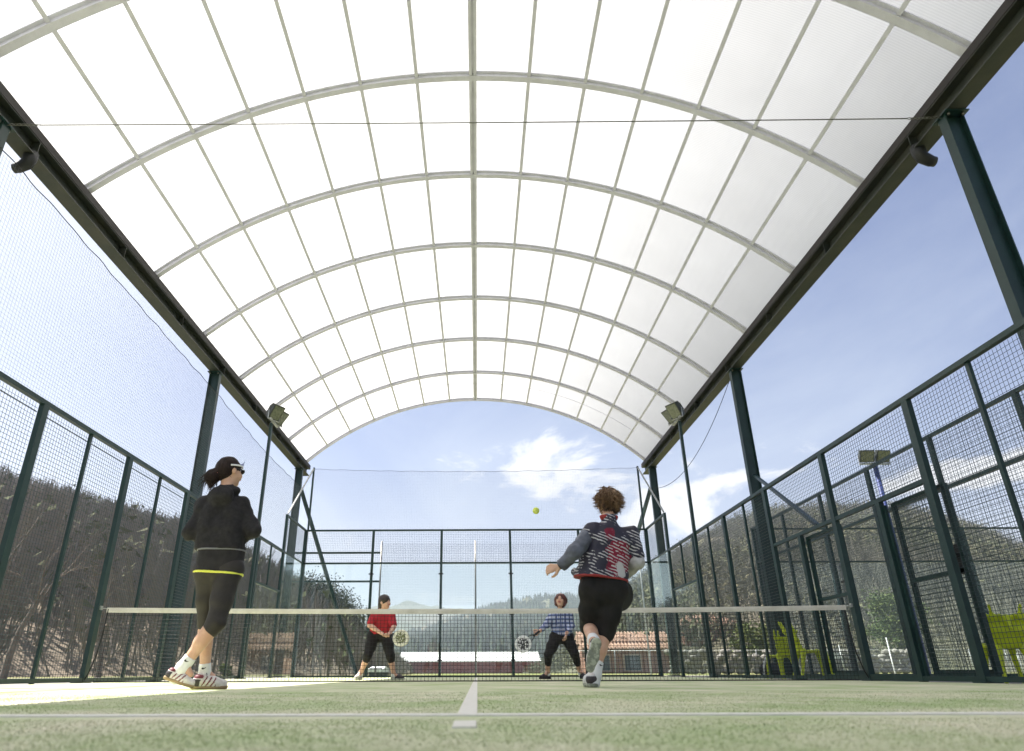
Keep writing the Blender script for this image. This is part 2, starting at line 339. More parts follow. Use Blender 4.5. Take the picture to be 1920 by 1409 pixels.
# ------------------------------------------------------------------ ground and court
def sheet(x0, x1, y0, y1, z, nx=1, ny=1):
    b = MB(); vs = [(x0+(x1-x0)*i/nx, y0+(y1-y0)*j/ny, z) for j in range(ny+1) for i in range(nx+1)]
    return b.add(vs, [(j*(nx+1)+i, j*(nx+1)+i+1, (j+1)*(nx+1)+i+1, (j+1)*(nx+1)+i) for j in range(ny) for i in range(nx)])
gnd = sheet(-6000, 6000, -6000, 6000, -.03).build('ground', 'field'); tag(gnd, kind='structure')
b = MB(); b.box((0, 0, -.06), (26, 34, .10)); slab = b.build('court_slab', 'stone'); tag(slab, kind='structure')
court = sheet(-5.02, 5.02, -10.05, 10.05, 0).build('court_turf', 'turf'); tag(court, kind='structure')
for (x0, x1, y0, y1) in [(-5, 5, -6.985, -6.915), (-.027, .027, -6.912, -.03), (-5, 5, 6.925, 6.975), (-.025, .025, .03, 6.92), (-.025, .025, -7.39, -7.21)]:
    MB().box(((x0+x1)/2, (y0+y1)/2, -.008), (x1-x0, y1-y0, .024)).build('court_line', 'line_white', court)
# fibres of the turf near the lens, green ones and the white ones of the lines
def blades(n, y0, y1, inside, hmin, hmax):
    ys = y0+(y1-y0)*np.random.rand(n)**1.35
    hw = (ys-CAM[1])*.95+.15; xs = CAM[0]+(np.random.rand(n)*2-1)*hw+.05*(ys-CAM[1]); keep = (np.abs(xs) < 4.98) & inside(xs, ys); xs, ys = xs[keep], ys[keep]; n = len(xs)
    a = np.random.rand(n)*2*np.pi; wd = .0011+.0012*np.random.rand(n); h = hmin+(hmax-hmin)*np.random.rand(n); le = h*1.8*np.random.rand(n); a2 = np.random.rand(n)*2*np.pi
    v = np.zeros((n, 3, 3)); v[:, 0, 0] = xs-np.cos(a)*wd; v[:, 0, 1] = ys-np.sin(a)*wd; v[:, 1, 0] = xs+np.cos(a)*wd; v[:, 1, 1] = ys+np.sin(a)*wd
    v[:, 2, 0] = xs+np.cos(a2)*le; v[:, 2, 1] = ys+np.sin(a2)*le; v[:, 2, 2] = h
    me = bpy.data.meshes.new('turf_fibres'); me.from_pydata(v.reshape(-1, 3), [], np.arange(3*n).reshape(-1, 3)); return me
is_line = lambda x, y: (np.abs(y+6.95) < .035) | ((np.abs(x) < .026) & (y > -6.93)) | ((np.abs(x) < .026) & (y > -7.39) & (y < -7.21))
clear = lambda x, y: is_line(x, y) | ((y > -7.10) & (y < -6.9)) | ((np.abs(x) < .03) & (y > -7.5))
me = blades(150000, -8.25, -4.6, lambda x, y: ~clear(x, y), .001, .0036); o_ = obj('turf_fibres', me, 'turf_blade'); tag(o_, 'short sandy green synthetic turf fibres in the foreground', 'turf', kind='stuff')
me = blades(500000, -7.40, -6.2, is_line, .001, .003); o_ = obj('line_fibres', me, 'line_blade'); tag(o_, 'white turf fibres of the painted court lines in the foreground', 'turf', kind='stuff')

# ------------------------------------------------------------------ canopy
XE, ZE, ZR, Y_END, DY, NR = 6.09, 7.096, 9.515, 13.30, 2.36, 12
rise = ZR-ZE; RAD = (XE*XE+rise*rise)/(2*rise); ZC = ZR-RAD; HALF = math.asin(XE/RAD); NP = 14; DA = 2*HALF/NP
COLS_Y = [12.53, 4.78, -2.69, -10.2]
can = empty('canopy', (0, 0, 0)); tag(can, 'arched court canopy of milky roof panels on dark green steel columns', 'canopy')
def arc_box(a0, a1, n, r0, r1, y0, y1):      # curved bar with a rectangular section, around the local Y axis
    b = MB(); vs = []
    for i in range(n+1):
        a = a0+(a1-a0)*i/n; s, c = math.sin(a), math.cos(a)
        vs += [(r0*s, y0, r0*c), (r1*s, y0, r1*c), (r1*s, y1, r1*c), (r0*s, y1, r0*c)]
    fs = [(4*i+j, 4*i+(j+1) % 4, 4*i+4+(j+1) % 4, 4*i+4+j) for i in range(n) for j in range(4)]
    fs += [(3, 2, 1, 0), (4*n, 4*n+1, 4*n+2, 4*n+3)]
    return b.add(vs, fs)
rb = arc_box(-HALF-.012, HALF+.012, 56, RAD, RAD+.088, -.05, .05)
rib_me = rb.mesh('arch_rib', 'alu_rib')
lip = arc_box(-HALF-.012, HALF+.012, 56, RAD+.055, RAD+.073, -.097, .097).mesh('rib_flange', 'alu_rib')
for i in range(NR):
    y = Y_END-DY*i
    r_ = obj('arch_rib', rib_me, None, can, (0, y, ZC)); f_ = obj('rib_flange', lip, None, r_)
pan_me = arc_box(-DA/2+.002, DA/2-.002, 6, RAD+.078, RAD+.087, -DY+.06, -.06).mesh('roof_panel', 'polycarbonate')
pur_me = MB().box((0, -DY/2, RAD+.046), (.060, DY-.105, .058)).mesh('purlin', 'alu_rib')
rid_me = MB().box((-.040, -DY/2, RAD+.043), (.053, DY-.105, .064)).box((.040, -DY/2, RAD+.043), (.053, DY-.105, .064)).box((0, -DY/2, RAD+.060), (.032, DY-.105, .024)).mesh('ridge_purlin', 'alu_rib')
for i in range(NR-1):
    y = Y_END-DY*i
    for k in range(NP): obj('roof_panel', pan_me, None, can, (0, y, ZC), (0, -HALF+DA*(k+.5), 0))
    for k in range(1, NP): obj('ridge_purlin' if k == NP//2 else 'purlin', rid_me if k == NP//2 else pur_me, None, can, (0, y, ZC), (0, -HALF+DA*k, 0))
arc_box(-HALF+.1, HALF-.1, 56, RAD+.060, RAD+.070, -.005, .005).build('tie_wire', 'alu_rib', can, (0, Y_END-1.4, ZC))
yb0, yb1 = Y_END-DY*(NR-1)-.1, Y_END+.10
for s in (-1, 1):
    b = MB(); yc = (yb0+yb1)/2; ln = yb1-yb0; xc = s*6.09
    b.box((xc, yc, 6.644), (.236, ln, .016)); b.box((xc, yc, 6.887), (.236, ln, .016)); b.box((xc, yc, 6.7655), (.011, ln, .227))
    for y in np.arange(yb0+1.2, yb1, 2.36): b.box((xc+s*.062, y, 6.7655), (.113, .010, .225)); b.box((xc-s*.062, y, 6.7655), (.113, .010, .225))
    e_ = b.build('eave_beam', 'beam_steel', can)
    b = MB(); b.box((s*6.006, yc, 6.962), (.083, ln+.02, .127)); b.box((s*6.16, yc, 6.945), (.118, ln, .09)); g_ = b.build('gutter', 'gutter_dark', can)
    for y in COLS_Y:
        b = MB(); x = s*6.10
        for q in (-.112, .112): b.box((x+q, y, 3.31), (.015, .13, 6.62))       # rolled steel column, I section
        b.box((x, y, 3.31), (.209, .011, 6.62)); c_ = b.build('column', 'green_steel', can)
        MB().box((x, y, 6.627), (.30, .26, .016)).build('cap_plate', 'green_steel', c_)
        b = MB(); b.box((x, y, .008), (.40, .34, .02))
        for q in (-.15, .15):
            for q2 in (-.12, .12): b.tube([(x+q, y+q2, .015), (x+q, y+q2, .05)], .014, 6)
        b.build('base_plate', 'green_steel', c_)
        for q in (-.09, .09):
            for q2 in (-.085, .085): MB().tube([(x+q, y+q2, 6.58), (x+q, y+q2, 6.62)], .016, 6).build('bolt', 'chain_steel', c_)
    # braces behind the end wall
    b = MB(); b.bar((s*6.02, 12.72, 5.94), (s*3.96, 14.13, .04), .105, .105); b.build('brace', 'green_steel', can)
    # rain outlet under the gutter beside the third column
    x, y = s*6.05, -2.12
    b = MB(); b.tube([(x, y, 6.70), (x, y, 6.59), (x+s*.02, y, 6.51), (x+s*.12, y, 6.44), (x+s*.17, y, 6.43)], [.088, .088, .083, .072, .066], 12)
    b.build('rain_outlet', 'black_plastic', can)
# tension cable across the court with chains at both ends
tcab = empty('tension_cable', (0, -2.69, 6.60)); tag(tcab, 'thin steel tension cable with chains spanning the court under the roof', 'cable')
b = MB(); pts = [(x, 0, .014*(x/5.5)**2-.004) for x in np.linspace(-5.54, 5.54, 17)]; b.tube(pts, .0075, 6); b.build('wire', 'chain_steel', tcab)
for s in (-1, 1):
    b = MB()
    for i in range(9):
        c = np.array([s*(5.575+.05*i), 0, .010+.002*i]); a = []
        for k in range(9):
            t_ = 2*math.pi*k/8; p_ = (s*.033*math.cos(t_), .015*math.sin(t_) if i % 2 else 0, 0 if i % 2 else .015*math.sin(t_)); a.append(c+np.array(p_))
        b.tube(a, .005, 5, False)
    b.build('chain', 'chain_steel', tcab)

# ------------------------------------------------------------------ enclosure
def wire_grid(fn, u0, u1, v0, v1, du, dv, r, extra=()):
    b = MB(); nu = int(round((u1-u0)/du)); nv = int(round((v1-v0)/dv))
    for i in range(1, nu): u = u0+(u1-u0)*i/nu; b.wire(fn(u, v0, r*.9), fn(u, v1, r*.9), r)
    for j in range(1, nv): v = v0+(v1-v0)*j/nv; b.wire(fn(u0, v, -r*.9), fn(u1, v, -r*.9), r)
    for v in extra: b.wire(fn(u0, v, -r), fn(u1, v, -r), r*2.2)
    return b
def clampset(parent, x, y, z, alongx=True):
    b = MB(); b.box((x, y, z), (.14, .022, .035) if alongx else (.022, .14, .035))
    for q in (-.05, .05): b.tube([(x+q, y-.028, z), (x+q, y+.028, z)] if alongx else [(x-.028, y+q, z), (x+.028, y+q, z)], .016, 8)
    return b.build('clamp', 'black_plastic', parent)
def side_fence(s, label):
    root = empty('side_fence', (s*5, 0, 0)); tag(root, label, 'fence')
    X = 0.0; wide = list(range(-10, 11, 2)); thin = list(range(-9, 10, 2))
    def part(b, name, mt): return b.build(name, mt, root)
    for y in wide:
        h = 4.0 if abs(y) >= 8 else 3.0
        p_ = part(MB().box((X, y, h/2), (.06, .10, h)), 'post', 'green_steel')
        MB().box((X+s*.02, y, .006), (.16, .20, .012)).build('base_plate', 'green_steel', p_)
    for y in thin:
        if abs(y) == 9: continue
        if s > 0 and y in (-1, 1): continue
        z0 = 2.04 if abs(y) == 7 else 0
        part(MB().box((X+s*.012, y, (3.0+z0)/2), (.035, .045, 3.0-z0)), 'upright', 'green_steel')
    # rails
    part(MB().box((X, 0, 3.02), (.062, 15.95, .055)), 'top_rail', 'green_steel')
    for sg in (-1, 1):
        part(MB().box((X, sg*9, 4.0-.025), (.055, 1.90, .05)), 'top_rail', 'green_steel')
        part(MB().box((X, sg*9, 3.03), (.035, 1.90, .035)), 'rail', 'green_steel')
        part(MB().box((X, sg*7, 2.02), (.05, 1.90, .05)), 'rail', 'green_steel')
    if s < 0: part(MB().box((X, 0, .035), (.05, 11.9, .05)), 'bottom_rail', 'green_steel')
    else:
        for y0, y1 in ((-5.95, -1.08), (1.08, 5.95)): part(MB().box((X, (y0+y1)/2, .035), (.05, y1-y0, .05)), 'bottom_rail', 'green_steel')
        part(MB().box((X, 0, 2.055), (.05, 3.95, .05)), 'door_rail', 'green_steel')
        part(MB().box((X, -.53, .04), (.05, .96, .07)), 'door_sill', 'green_steel'); part(MB().box((X, .53, .04), (.05, .96, .07)), 'door_sill', 'green_steel')
        for y in (-1.05, 1.05):
            part(MB().box((X, y, 1.015), (.06, .08, 2.03)), 'door_jamb', 'green_steel')
            part(MB().box((X+s*.02, y+(-.06 if y < 0 else .06), 1.0), (.03, .035, 1.96)), 'door_jamb', 'green_steel')
    # welded mesh, one sheet per bay
    fn = lambda u, v, q: (X+s*(.036)+q, u, v)
    for y in range(-10, 10, 2):
        sg = 1 if y >= 0 else -1; ex = (2.90,) if s < 0 else ()
        if abs(y+1) == 9: z0, z1 = 3.05, 3.95
        elif abs(y+1) == 7: z0, z1 = 2.05, 2.99
        else: z0, z1 = .05, 2.99
        if s > 0 and abs(y+1) == 1:
            q_ = wire_grid(fn, y+.05, y+1.95, 2.08, 2.99, .05, .05, .0026)
            if y < 0: q2 = wire_grid(fn, y+.05, y+.92, .05, 2.03, .05, .05, .0026)
            else: q2 = wire_grid(fn, y+1.09, y+1.95, .05, 2.03, .05, .05, .0026)
            b = part(q2, 'mesh_panel', 'wire_green'); b['kind'] = 'stuff'
        else: q_ = wire_grid(fn, y+.05, y+1.95, z0, z1, .05, .05, .0026, ex if z0 < 1 else ())
        b = part(q_, 'mesh_panel', 'wire_green'); b['kind'] = 'stuff'
    for sg in (-1, 1):
        part(MB().box((X, sg*9, 1.515), (.012, 1.86, 2.98)), 'glass_pane', 'glass')
        part(MB().box((X, sg*7, 1.01), (.012, 1.86, 1.96)), 'glass_pane', 'glass')
    return root
fl = side_fence(-1, 'dark green mesh side fence on the left, in front of the bare hillside')
frt = side_fence(1, 'dark green mesh side fence on the right, with open doorways at the net')
# mesh gates: one shut beyond the net post, one swung back flat against the fence
def gate_leaf(x, y, label):
    gate = empty('gate_leaf', (x, y, 0)); tag(gate, label, 'gate')
    for a_, c_ in (((0, 0, .08), (0, 0, 2.0)), ((0, -.92, .08), (0, -.92, 2.0))): MB().bar(a_, c_, .045, .05).build('stile', 'green_steel', gate)
    for z in (.10, 1.08, 1.98): MB().bar((0, -.026, z), (0, -.894, z), .05, .04).build('cross_rail', 'green_steel', gate)
    q = wire_grid(lambda u, v, q: (.03+q, -u, v), .02, .90, .12, 1.96, .05, .05, .0024).build('mesh_panel', 'wire_green', gate); q['kind'] = 'stuff'
    MB().box((.0, -.84, 1.20), (.05, .10, .30)).box((-.04, -.82, 1.24), (.03, .13, .025)).build('lock', 'black_plastic', gate)
gate_leaf(5.075, .985, 'closed green mesh gate just beyond the right net post')
gate_leaf(5.12, -1.13, 'open green mesh gate folded flat against the right fence')
b = MB(); b.bar((6.08, 4.68, 4.06), (5.08, .62, 2.10), .055, .055); o_ = b.build('stay_bar', 'green_steel'); tag(o_, 'slanting dark stay bar between right column and doorway rail', 'bar')
# end wall
bw = empty('end_wall', (0, 10, 0)); tag(bw, 'glass end wall with dark posts and a mesh strip above, behind the far players', 'wall')
for x in (-5, -3, -1, 1, 3, 5):
    wd = .10 if abs(x) == 5 else .07
    if abs(x) < 5: p_ = MB().box((x, .02, 2.0), (wd, .07, 4.0)).build('post', 'green_steel', bw)
    else: p_ = MB().box((x, .065, 2.0), (wd, .10, 4.0)).build('post', 'green_steel', bw)
    MB().box((x, .065, .006), (.2, .18, .012)).build('base_plate', 'green_steel', p_)
    if abs(x) < 5:
        for z in (.42, 1.62, 2.72): clampset(bw, x, -.035, z)
for z, hh in ((3.98, .05), (3.03, .05), (.02, .05)): MB().box((0, .02, z), (9.88, .05, hh)).build('rail', 'green_steel', bw)
for i in range(5):
    x = -4+2*i
    MB().box((x, -.03, 1.53), (1.975, .012, 2.94)).build('glass_pane', 'glass', bw)
    b = wire_grid(lambda u, v, q: (u, .05+q, v), x-.96, x+.96, 3.05, 3.96, .05, .05, .0024).build('mesh_panel', 'wire_green', bw); b['kind'] = 'stuff'
# safety netting above the end wall and above the left fence
sn = empty('safety_net', (0, 10, 4)); tag(sn, 'fine dark safety net strung between two poles above the glass end wall', 'net')
sag = lambda x: 1.86-.10*(1-(x/4.92)**2)
b = MB(); n = 200
for i in range(n+1): x = -4.9+9.8*i/n; b.wire((x, 0, .0), (x+.01*math.sin(x*3), 0, sag(x)), .0010)
for j in range(1, 39):
    v = j/39.; pts = [(x, .004*math.sin(3*x), v*sag(x)) for x in np.linspace(-4.9, 4.9, 13)]
    b.tube(pts, .0010, 4, False, False)
n_o = b.build('netting', 'netting_black', sn); n_o['kind'] = 'stuff'
b = MB(); b.tube([(x, 0, sag(x)+.008*math.sin(x*9)) for x in np.linspace(-4.92, 4.92, 60)], .0055, 5); b.build('cord', 'net_cord', sn)
for s in (-1, 1):
    MB().box((s*4.95, .05, .95), (.05, .05, 1.94)).build('pole', 'green_steel', sn)
    b = MB(); b.bar((s*4.97, -2.05, .02), (s*4.95, .0, 1.86), .035, .035); b.build('strut', 'galvanised', sn)
sl = empty('safety_net', (-5.1, 0, 3)); tag(sl, 'fine safety net hung along the left side from fence rail to roof edge', 'net')
def top_l(y): return float(np.interp(y, [-9.9, -3.6, -2.46, -1.7, 1.0, 2.3, 2.8, 3.8, 5.6, 6.5, 8.4, 9.3], [2.45, 2.36, 2.35, 2.32, 2.25, 2.23, 2.22, 2.16, 2.08, 2.07, 2.10, 2.12]))
b = MB(); ys = np.arange(-9.9, 9.3, .048)
for y in ys: b.wire((0, y, .05), (.0, y, top_l(y)), .0013)
for j in range(1, 48):
    v = j/48.; b.tube([(.01*math.sin(y*1.3+v*4), y, .05+v*(top_l(y)-.05)) for y in np.arange(-9.9, 9.3, .6)], .0013, 4, False, False)
n_o = b.build('netting', 'netting_black', sl); n_o['kind'] = 'stuff'
b = MB(); b.tube([(.008*math.sin(y*11), y, top_l(y)+.008*math.sin(y*7)) for y in np.arange(-9.9, 9.3, .12)], .006, 5); b.build('cord', 'net_cord', sl)
# padel net
pn = empty('padel_net', (0, 0, 0)); tag(pn, 'black padel net with a white top band stretched across the court', 'net')
topz = lambda x: .885+.035*(abs(x)/5)**2
def netp(x, v):                       # v 0..1 from the ground to the band; the skirt bulges a little
    return (x, .03*math.sin(x*1.9)*(1-v)**3-.05*max(0, math.sin(x*.9+.6))*(1-v)**5*(1 if x > 0 else .3), .012+v*(topz(x)-.06))
b = MB(); nx = 212
for i in range(nx+1):
    x = -4.86+9.72*i/nx; b.tube([netp(x, v) for v in (0, .07, .2, .5, 1)], .0024, 4, False, False)
for j in range(0, 18):
    v = j/18.; b.tube([netp(x, v) for x in np.linspace(-4.86, 4.86, 60)], .0024 if j else .007, 4, False, False)
n_o = b.build('netting', 'net_cord', pn); n_o['kind'] = 'stuff'
b = MB(); P = []
xs = np.linspace(-4.88, 4.88, 61)
for x in xs:
    z = topz(x); q = .006*math.sin(x*2.2); P += [(x, q-.007, z-.062), (x, q-.010, z-.03), (x, q-.005, z), (x, q+.005, z), (x, q+.010, z-.03), (x, q+.007, z-.062)]
b.add(P, [(6*i+j, 6*i+6+j, 6*i+6+(j+1) % 6, 6*i+(j+1) % 6) for i in range(60) for j in range(6)]); b.build('top_band', 'band_cloth', pn)
for s in (-1, 1):
    b = MB(); b.tube([(s*4.86, 0, .90), (s*4.87, 0, .6), (s*4.89, 0, .35), (s*4.94, -.01, .12), (s*4.985, -.02, .01)], .008, 6); b.build('side_cord', 'net_cord', pn)
    b = MB(); b.tube([(s*4.88, 0, .905), (s*4.985, 0, .915)], .006, 6); b.box((s*4.965, 0, .915), (.03, .05, .05)); b.build('tensioner', 'galvanised', pn)

# floodlights on their poles at both sides
def lamp_head(parent, c, aim, wd=.30, ht=.34, dp=.22, mt='lamp_body'):
    aim = nrm(aim); r = nrm(np.cross(aim, (0, 0, 1))); u = np.cross(r, aim); c = np.asarray(c, float)
    b = MB(); prof = [(-dp*.55, .35), (-dp*.42, .62), (-dp*.1, .92), (dp*.30, 1.0), (dp*.42, 1.0)]
    vs = []
    for d, k in prof:
        for i, j in ((-1, -1), (1, -1), (1, 1), (-1, 1)): vs.append(c+aim*d+r*i*wd/2*k+u*j*ht/2*k)
    fs = [(4*a+j, 4*a+(j+1) % 4, 4*a+4+(j+1) % 4, 4*a+4+j) for a in range(4) for j in range(4)]+[(3, 2, 1, 0), (16, 17, 18, 19)]
    b.add(vs, fs)
    for k in range(5):        # cooling fins at the back
        q = c-aim*dp*.35+r*wd*(-.3+.15*k); b.bar(q-u*ht*.25, q+u*ht*.25, .008, .10, aim)
    hd = bevel(b.build('lamp', mt, parent), .008)
    b = MB(); q = c+aim*(dp*.425); b.bar(q-aim*.002, q+aim*.004, wd*.86, ht*.86, u); b.build('lens', 'lamp_lens', hd)
    b = MB()                 # yoke
    for s in (-1, 1): b.bar(c+r*s*(wd/2+.012), c+r*s*(wd/2+.012)-np.array((0, 0, ht*.62)), .006, .03, aim)
    b.bar(c-r*(wd/2+.012)-np.array((0, 0, ht*.62)), c+r*(wd/2+.012)-np.array((0, 0, ht*.62)), .03, .006)
    b.build('yoke', 'galvanised', hd)
def floodlight(s, label):
    g = empty('floodlight', (s*4.96, 5.72, 0)); tag(g, label, 'floodlight', 'floodlights on court poles')
    MB().box((0, 0, 2.86), (.06, .08, 5.72)).build('pole', 'green_steel', g)
    MB().box((-s*.02, 0, .010), (.14, .22, .014)).build('base_plate', 'green_steel', g)
    b = MB(); b.bar((-s*.06, -.30, 5.74), (-s*.06, .30, 5.74), .05, .04); b.bar((s*.02, 0, 5.73), (-s*.10, .0, 5.73), .03, .03); b.build('cross_arm', 'galvanised', g)
    for k, y in enumerate((-.17, .17)): lamp_head(g, (-s*.10, y, 5.97), (-s*.70, -.45 if k == 0 else -.25, -.62), .31, .38, .28)
    b = MB(); b.tube([(s*.03, .0, 5.60), (s*.07, .05, 5.70), (s*.02, .14, 5.82), (-s*.05, .17, 5.9)], .009, 6); b.build('cable', 'rubber', g)
floodlight(-1, 'twin floodlight on a slim dark pole at the left fence')
floodlight(1, 'twin floodlight on a slim dark pole at the right fence')
# slack electric cable on the right
b = MB(); A, B_ = np.array((6.02, 5.0, 6.45)), np.array((6.04, 12.46, 5.88)); pts = []
for i in range(25):
    q = i/24.; p_ = A+(B_-A)*q; p_[2] -= 1.25*4*q*(1-q)*.55; pts.append(p_)
b.tube(pts, .008, 5); o_ = b.build('slack_cable', 'rubber'); tag(o_, 'slack dark cable sagging between two right columns', 'cable')

# ------------------------------------------------------------------ implicit surfaces for bodies, clothes and moulded things
def lattice_noise(P, freq, seed):
    rs = np.random.RandomState(seed); Lt = rs.rand(32, 32, 32).astype(np.float32)*2-1
    q = P*freq+100.; i = np.floor(q).astype(int); f = (q-i).astype(np.float32); f = f*f*(3-2*f); r = 0
    for dx in (0, 1):
        for dy in (0, 1):
            for dz in (0, 1):
                wgt = (f[..., 0] if dx else 1-f[..., 0])*(f[..., 1] if dy else 1-f[..., 1])*(f[..., 2] if dz else 1-f[..., 2])
                r = r+wgt*Lt[(i[..., 0]+dx) % 32, (i[..., 1]+dy) % 32, (i[..., 2]+dz) % 32]
    return r
def surface_nets(Fd, org, h):
    s = Fd < 0; nx, ny, nz = Fd.shape
    cnt = np.zeros((nx-1, ny-1, nz-1), np.int8)
    for a in (0, 1):
        for b in (0, 1):
            for c in (0, 1): cnt += s[a:nx-1+a, b:ny-1+b, c:nz-1+c]
    act = (cnt > 0) & (cnt < 8); idx = -np.ones(act.shape, np.int64); I, J, K = np.nonzero(act); idx[I, J, K] = np.arange(len(I))
    acc = np.zeros((len(I), 3)); num = np.zeros(len(I))
    cor = [(0, 0, 0), (1, 0, 0), (0, 1, 0), (1, 1, 0), (0, 0, 1), (1, 0, 1), (0, 1, 1), (1, 1, 1)]
    for a, b in [(0, 1), (2, 3), (4, 5), (6, 7), (0, 2), (1, 3), (4, 6), (5, 7), (0, 4), (1, 5), (2, 6), (3, 7)]:
        ca, cb_ = cor[a], cor[b]; fa = Fd[I+ca[0], J+ca[1], K+ca[2]]; fb = Fd[I+cb_[0], J+cb_[1], K+cb_[2]]; m_ = (fa < 0) != (fb < 0)
        t_ = np.where(m_, fa/np.where(m_, fa-fb, 1), 0)
        for d in range(3): acc[:, d] += np.where(m_, ca[d]+t_*(cb_[d]-ca[d]), 0)
        num += m_
    V = org+(np.stack([I, J, K], 1)+acc/num[:, None])*h
    quads = []
    for ax in range(3):
        sl0 = [slice(1, -1)]*3; sl1 = [slice(1, -1)]*3; sl0[ax] = slice(0, -1); sl1[ax] = slice(1, None)
        A, B = s[tuple(sl0)], s[tuple(sl1)]; E = np.argwhere(A != B)
        if not len(E): continue
        off = np.ones(3, int); off[ax] = 0; E0 = E+off; sg = A[tuple(E.T)]
        u, v = [(1, 2), (2, 0), (0, 1)][ax]; du = np.zeros(3, int); dv = np.zeros(3, int); du[u] = 1; dv[v] = 1
        q = [idx[tuple((E0-du-dv).T)], idx[tuple((E0-dv).T)], idx[tuple(E0.T)], idx[tuple((E0-du).T)]]
        q = np.stack(q, 1); q[~sg] = q[~sg][:, ::-1]; quads.append(q)
    return V, np.concatenate(quads)
class SDF:
    def __init__(s): s.p = []; s.c = []; s.nz = []; s.sub = []
    def cap(s, a, b, ra, rb=None, k=.02): s.p.append(('c', np.asarray(a, float), np.asarray(b, float), ra, ra if rb is None else rb, k)); return s
    def chain(s, pts, rad, k=.02):
        for i in range(len(pts)-1): s.cap(pts[i], pts[i+1], rad[i], rad[i+1], k)
        return s
    def ell(s, c, r, M3=None, k=.02): s.p.append(('e', np.asarray(c, float), np.asarray(r, float), np.eye(3) if M3 is None else np.asarray(M3, float), 0, k)); return s
    def cut(s, pt, n): s.c.append((np.asarray(pt, float), nrm(n))); return s          # keeps the side the normal points away from
    def carve(s, c, r, M3=None, k=.01): s.sub.append((np.asarray(c, float), np.asarray(r, float), np.eye(3) if M3 is None else np.asarray(M3, float), k)); return s
    def wob(s, amp, freq, seed=1): s.nz.append((amp, freq, seed)); return s
    def _ell(s, P, c, r, M3):
        q = (P-c)@M3.T; k0 = np.linalg.norm(q/r, axis=-1); k1 = np.linalg.norm(q/(r*r), axis=-1); return k0*(k0-1)/np.maximum(k1, 1e-6)
    def mesh(s, name, h=.008, material=None):
        lo, hi = [], []
        for p in s.p:
            if p[0] == 'c': e = max(p[3], p[4]); lo.append(np.minimum(p[1], p[2])-e); hi.append(np.maximum(p[1], p[2])+e)
            else: e = p[2].max(); lo.append(p[1]-e); hi.append(p[1]+e)
        pad = 4*h+sum(a for a, _, _ in s.nz)+.01; lo = np.min(lo, 0)-pad; hi = np.max(hi, 0)+pad
        n = np.ceil((hi-lo)/h).astype(int)+1; F = np.full(n, .2, np.float32); ax = [lo[d]+h*np.arange(n[d]) for d in range(3)]
        for p in s.p:
            k = p[5]; e = (max(p[3], p[4]) if p[0] == 'c' else p[2].max())+k+.05
            l, u = (np.minimum(p[1], p[2])-e, np.maximum(p[1], p[2])+e) if p[0] == 'c' else (p[1]-e, p[1]+e)
            i0 = np.clip(((l-lo)/h).astype(int), 0, n-1); i1 = np.clip(((u-lo)/h).astype(int)+2, 1, n)
            G = np.stack(np.meshgrid(*[ax[d][i0[d]:i1[d]] for d in range(3)], indexing='ij'), -1)
            if p[0] == 'c':
                ab = p[2]-p[1]; t_ = np.clip(((G-p[1])@ab)/max(ab@ab, 1e-9), 0, 1); D = np.linalg.norm(G-p[1]-t_[..., None]*ab, axis=-1)-(p[3]+t_*(p[4]-p[3]))
            else: D = s._ell(G, p[1], p[2], p[3])
            sl = tuple(slice(i0[d], i1[d]) for d in range(3)); A = F[sl]; hh = np.clip(.5+.5*(A-D)/k, 0, 1); F[sl] = A*(1-hh)+D*hh-k*hh*(1-hh)
        if s.nz or s.c or s.sub:
            near = np.abs(F) < .06+pad if not s.c else F < .12
            I = np.argwhere(near); P = lo+I*h; f = F[near]
            for a, fr, sd_ in s.nz: f = f+a*lattice_noise(P, fr, sd_)
            for c, r, M3, k in s.sub:
                d = -s._ell(P, c, r, M3); hh = np.clip(.5-.5*(f-d)/k, 0, 1); f = f*(1-hh)+d*hh+k*hh*(1-hh)
            for pt, nn in s.c: f = np.maximum(f, (P-pt)@nn)
            F[near] = f
        V, Q = surface_nets(F, lo, h); me = bpy.data.meshes.new(name); me.vertices.add(len(V)); me.vertices.foreach_set('co', V.astype(np.float32).ravel())
        me.loops.add(Q.size); me.loops.foreach_set('vertex_index', Q.astype(np.int32).ravel()); me.polygons.add(len(Q)); me.polygons.foreach_set('loop_start', np.arange(0, Q.size, 4, dtype=np.int32))
        me.update(calc_edges=True); me.validate(); me.polygons.foreach_set('use_smooth', np.ones(len(me.polygons), bool))
        if material: me.materials.append(MATS[material])
        return me
    def build(s, name, material, parent=None, h=.008): return obj(name, s.mesh(name, h, material), None, parent)
def frame(f, upv=(0, 0, 1)):                      # rows: right, forward, up
    f = nrm(f); r = nrm(np.cross(f, upv)); return np.array([r, f, np.cross(r, f)])

# ------------------------------------------------------------------ neighbouring court and things beyond the fences
nf = empty('neighbour_fence', (8.1, 0, 0)); tag(nf, 'tall green fence of the next court standing beyond the right fence', 'fence')
for y in range(-6, 11, 2):
    MB().box((0, y, 2.0), (.06, .09, 4.0)).build('post', 'green_steel', nf)
for z in (3.97, 3.02): MB().box((0, 2, z), (.05, 16.0, .06)).build('rail', 'green_steel', nf)
MB().box((0, 2, .04), (.05, 16.0, .05)).build('rail', 'green_steel', nf)
for y in range(-6, 10, 2):
    b = wire_grid(lambda u, v, q: (.03+q, u, v), y+.05, y+1.95, .08, 3.94, .05, .05, .0026).build('mesh_panel', 'wire_green', nf); b['kind'] = 'stuff'
ne = empty('neighbour_end_wall', (13.2, 10, 0)); tag(ne, 'glass end wall of the next court with thin horizontal rails', 'wall')
for x in range(-5, 6, 2): MB().box((x, 0, 2.0), (.07, .08, 4.0)).build('post', 'green_steel', ne)
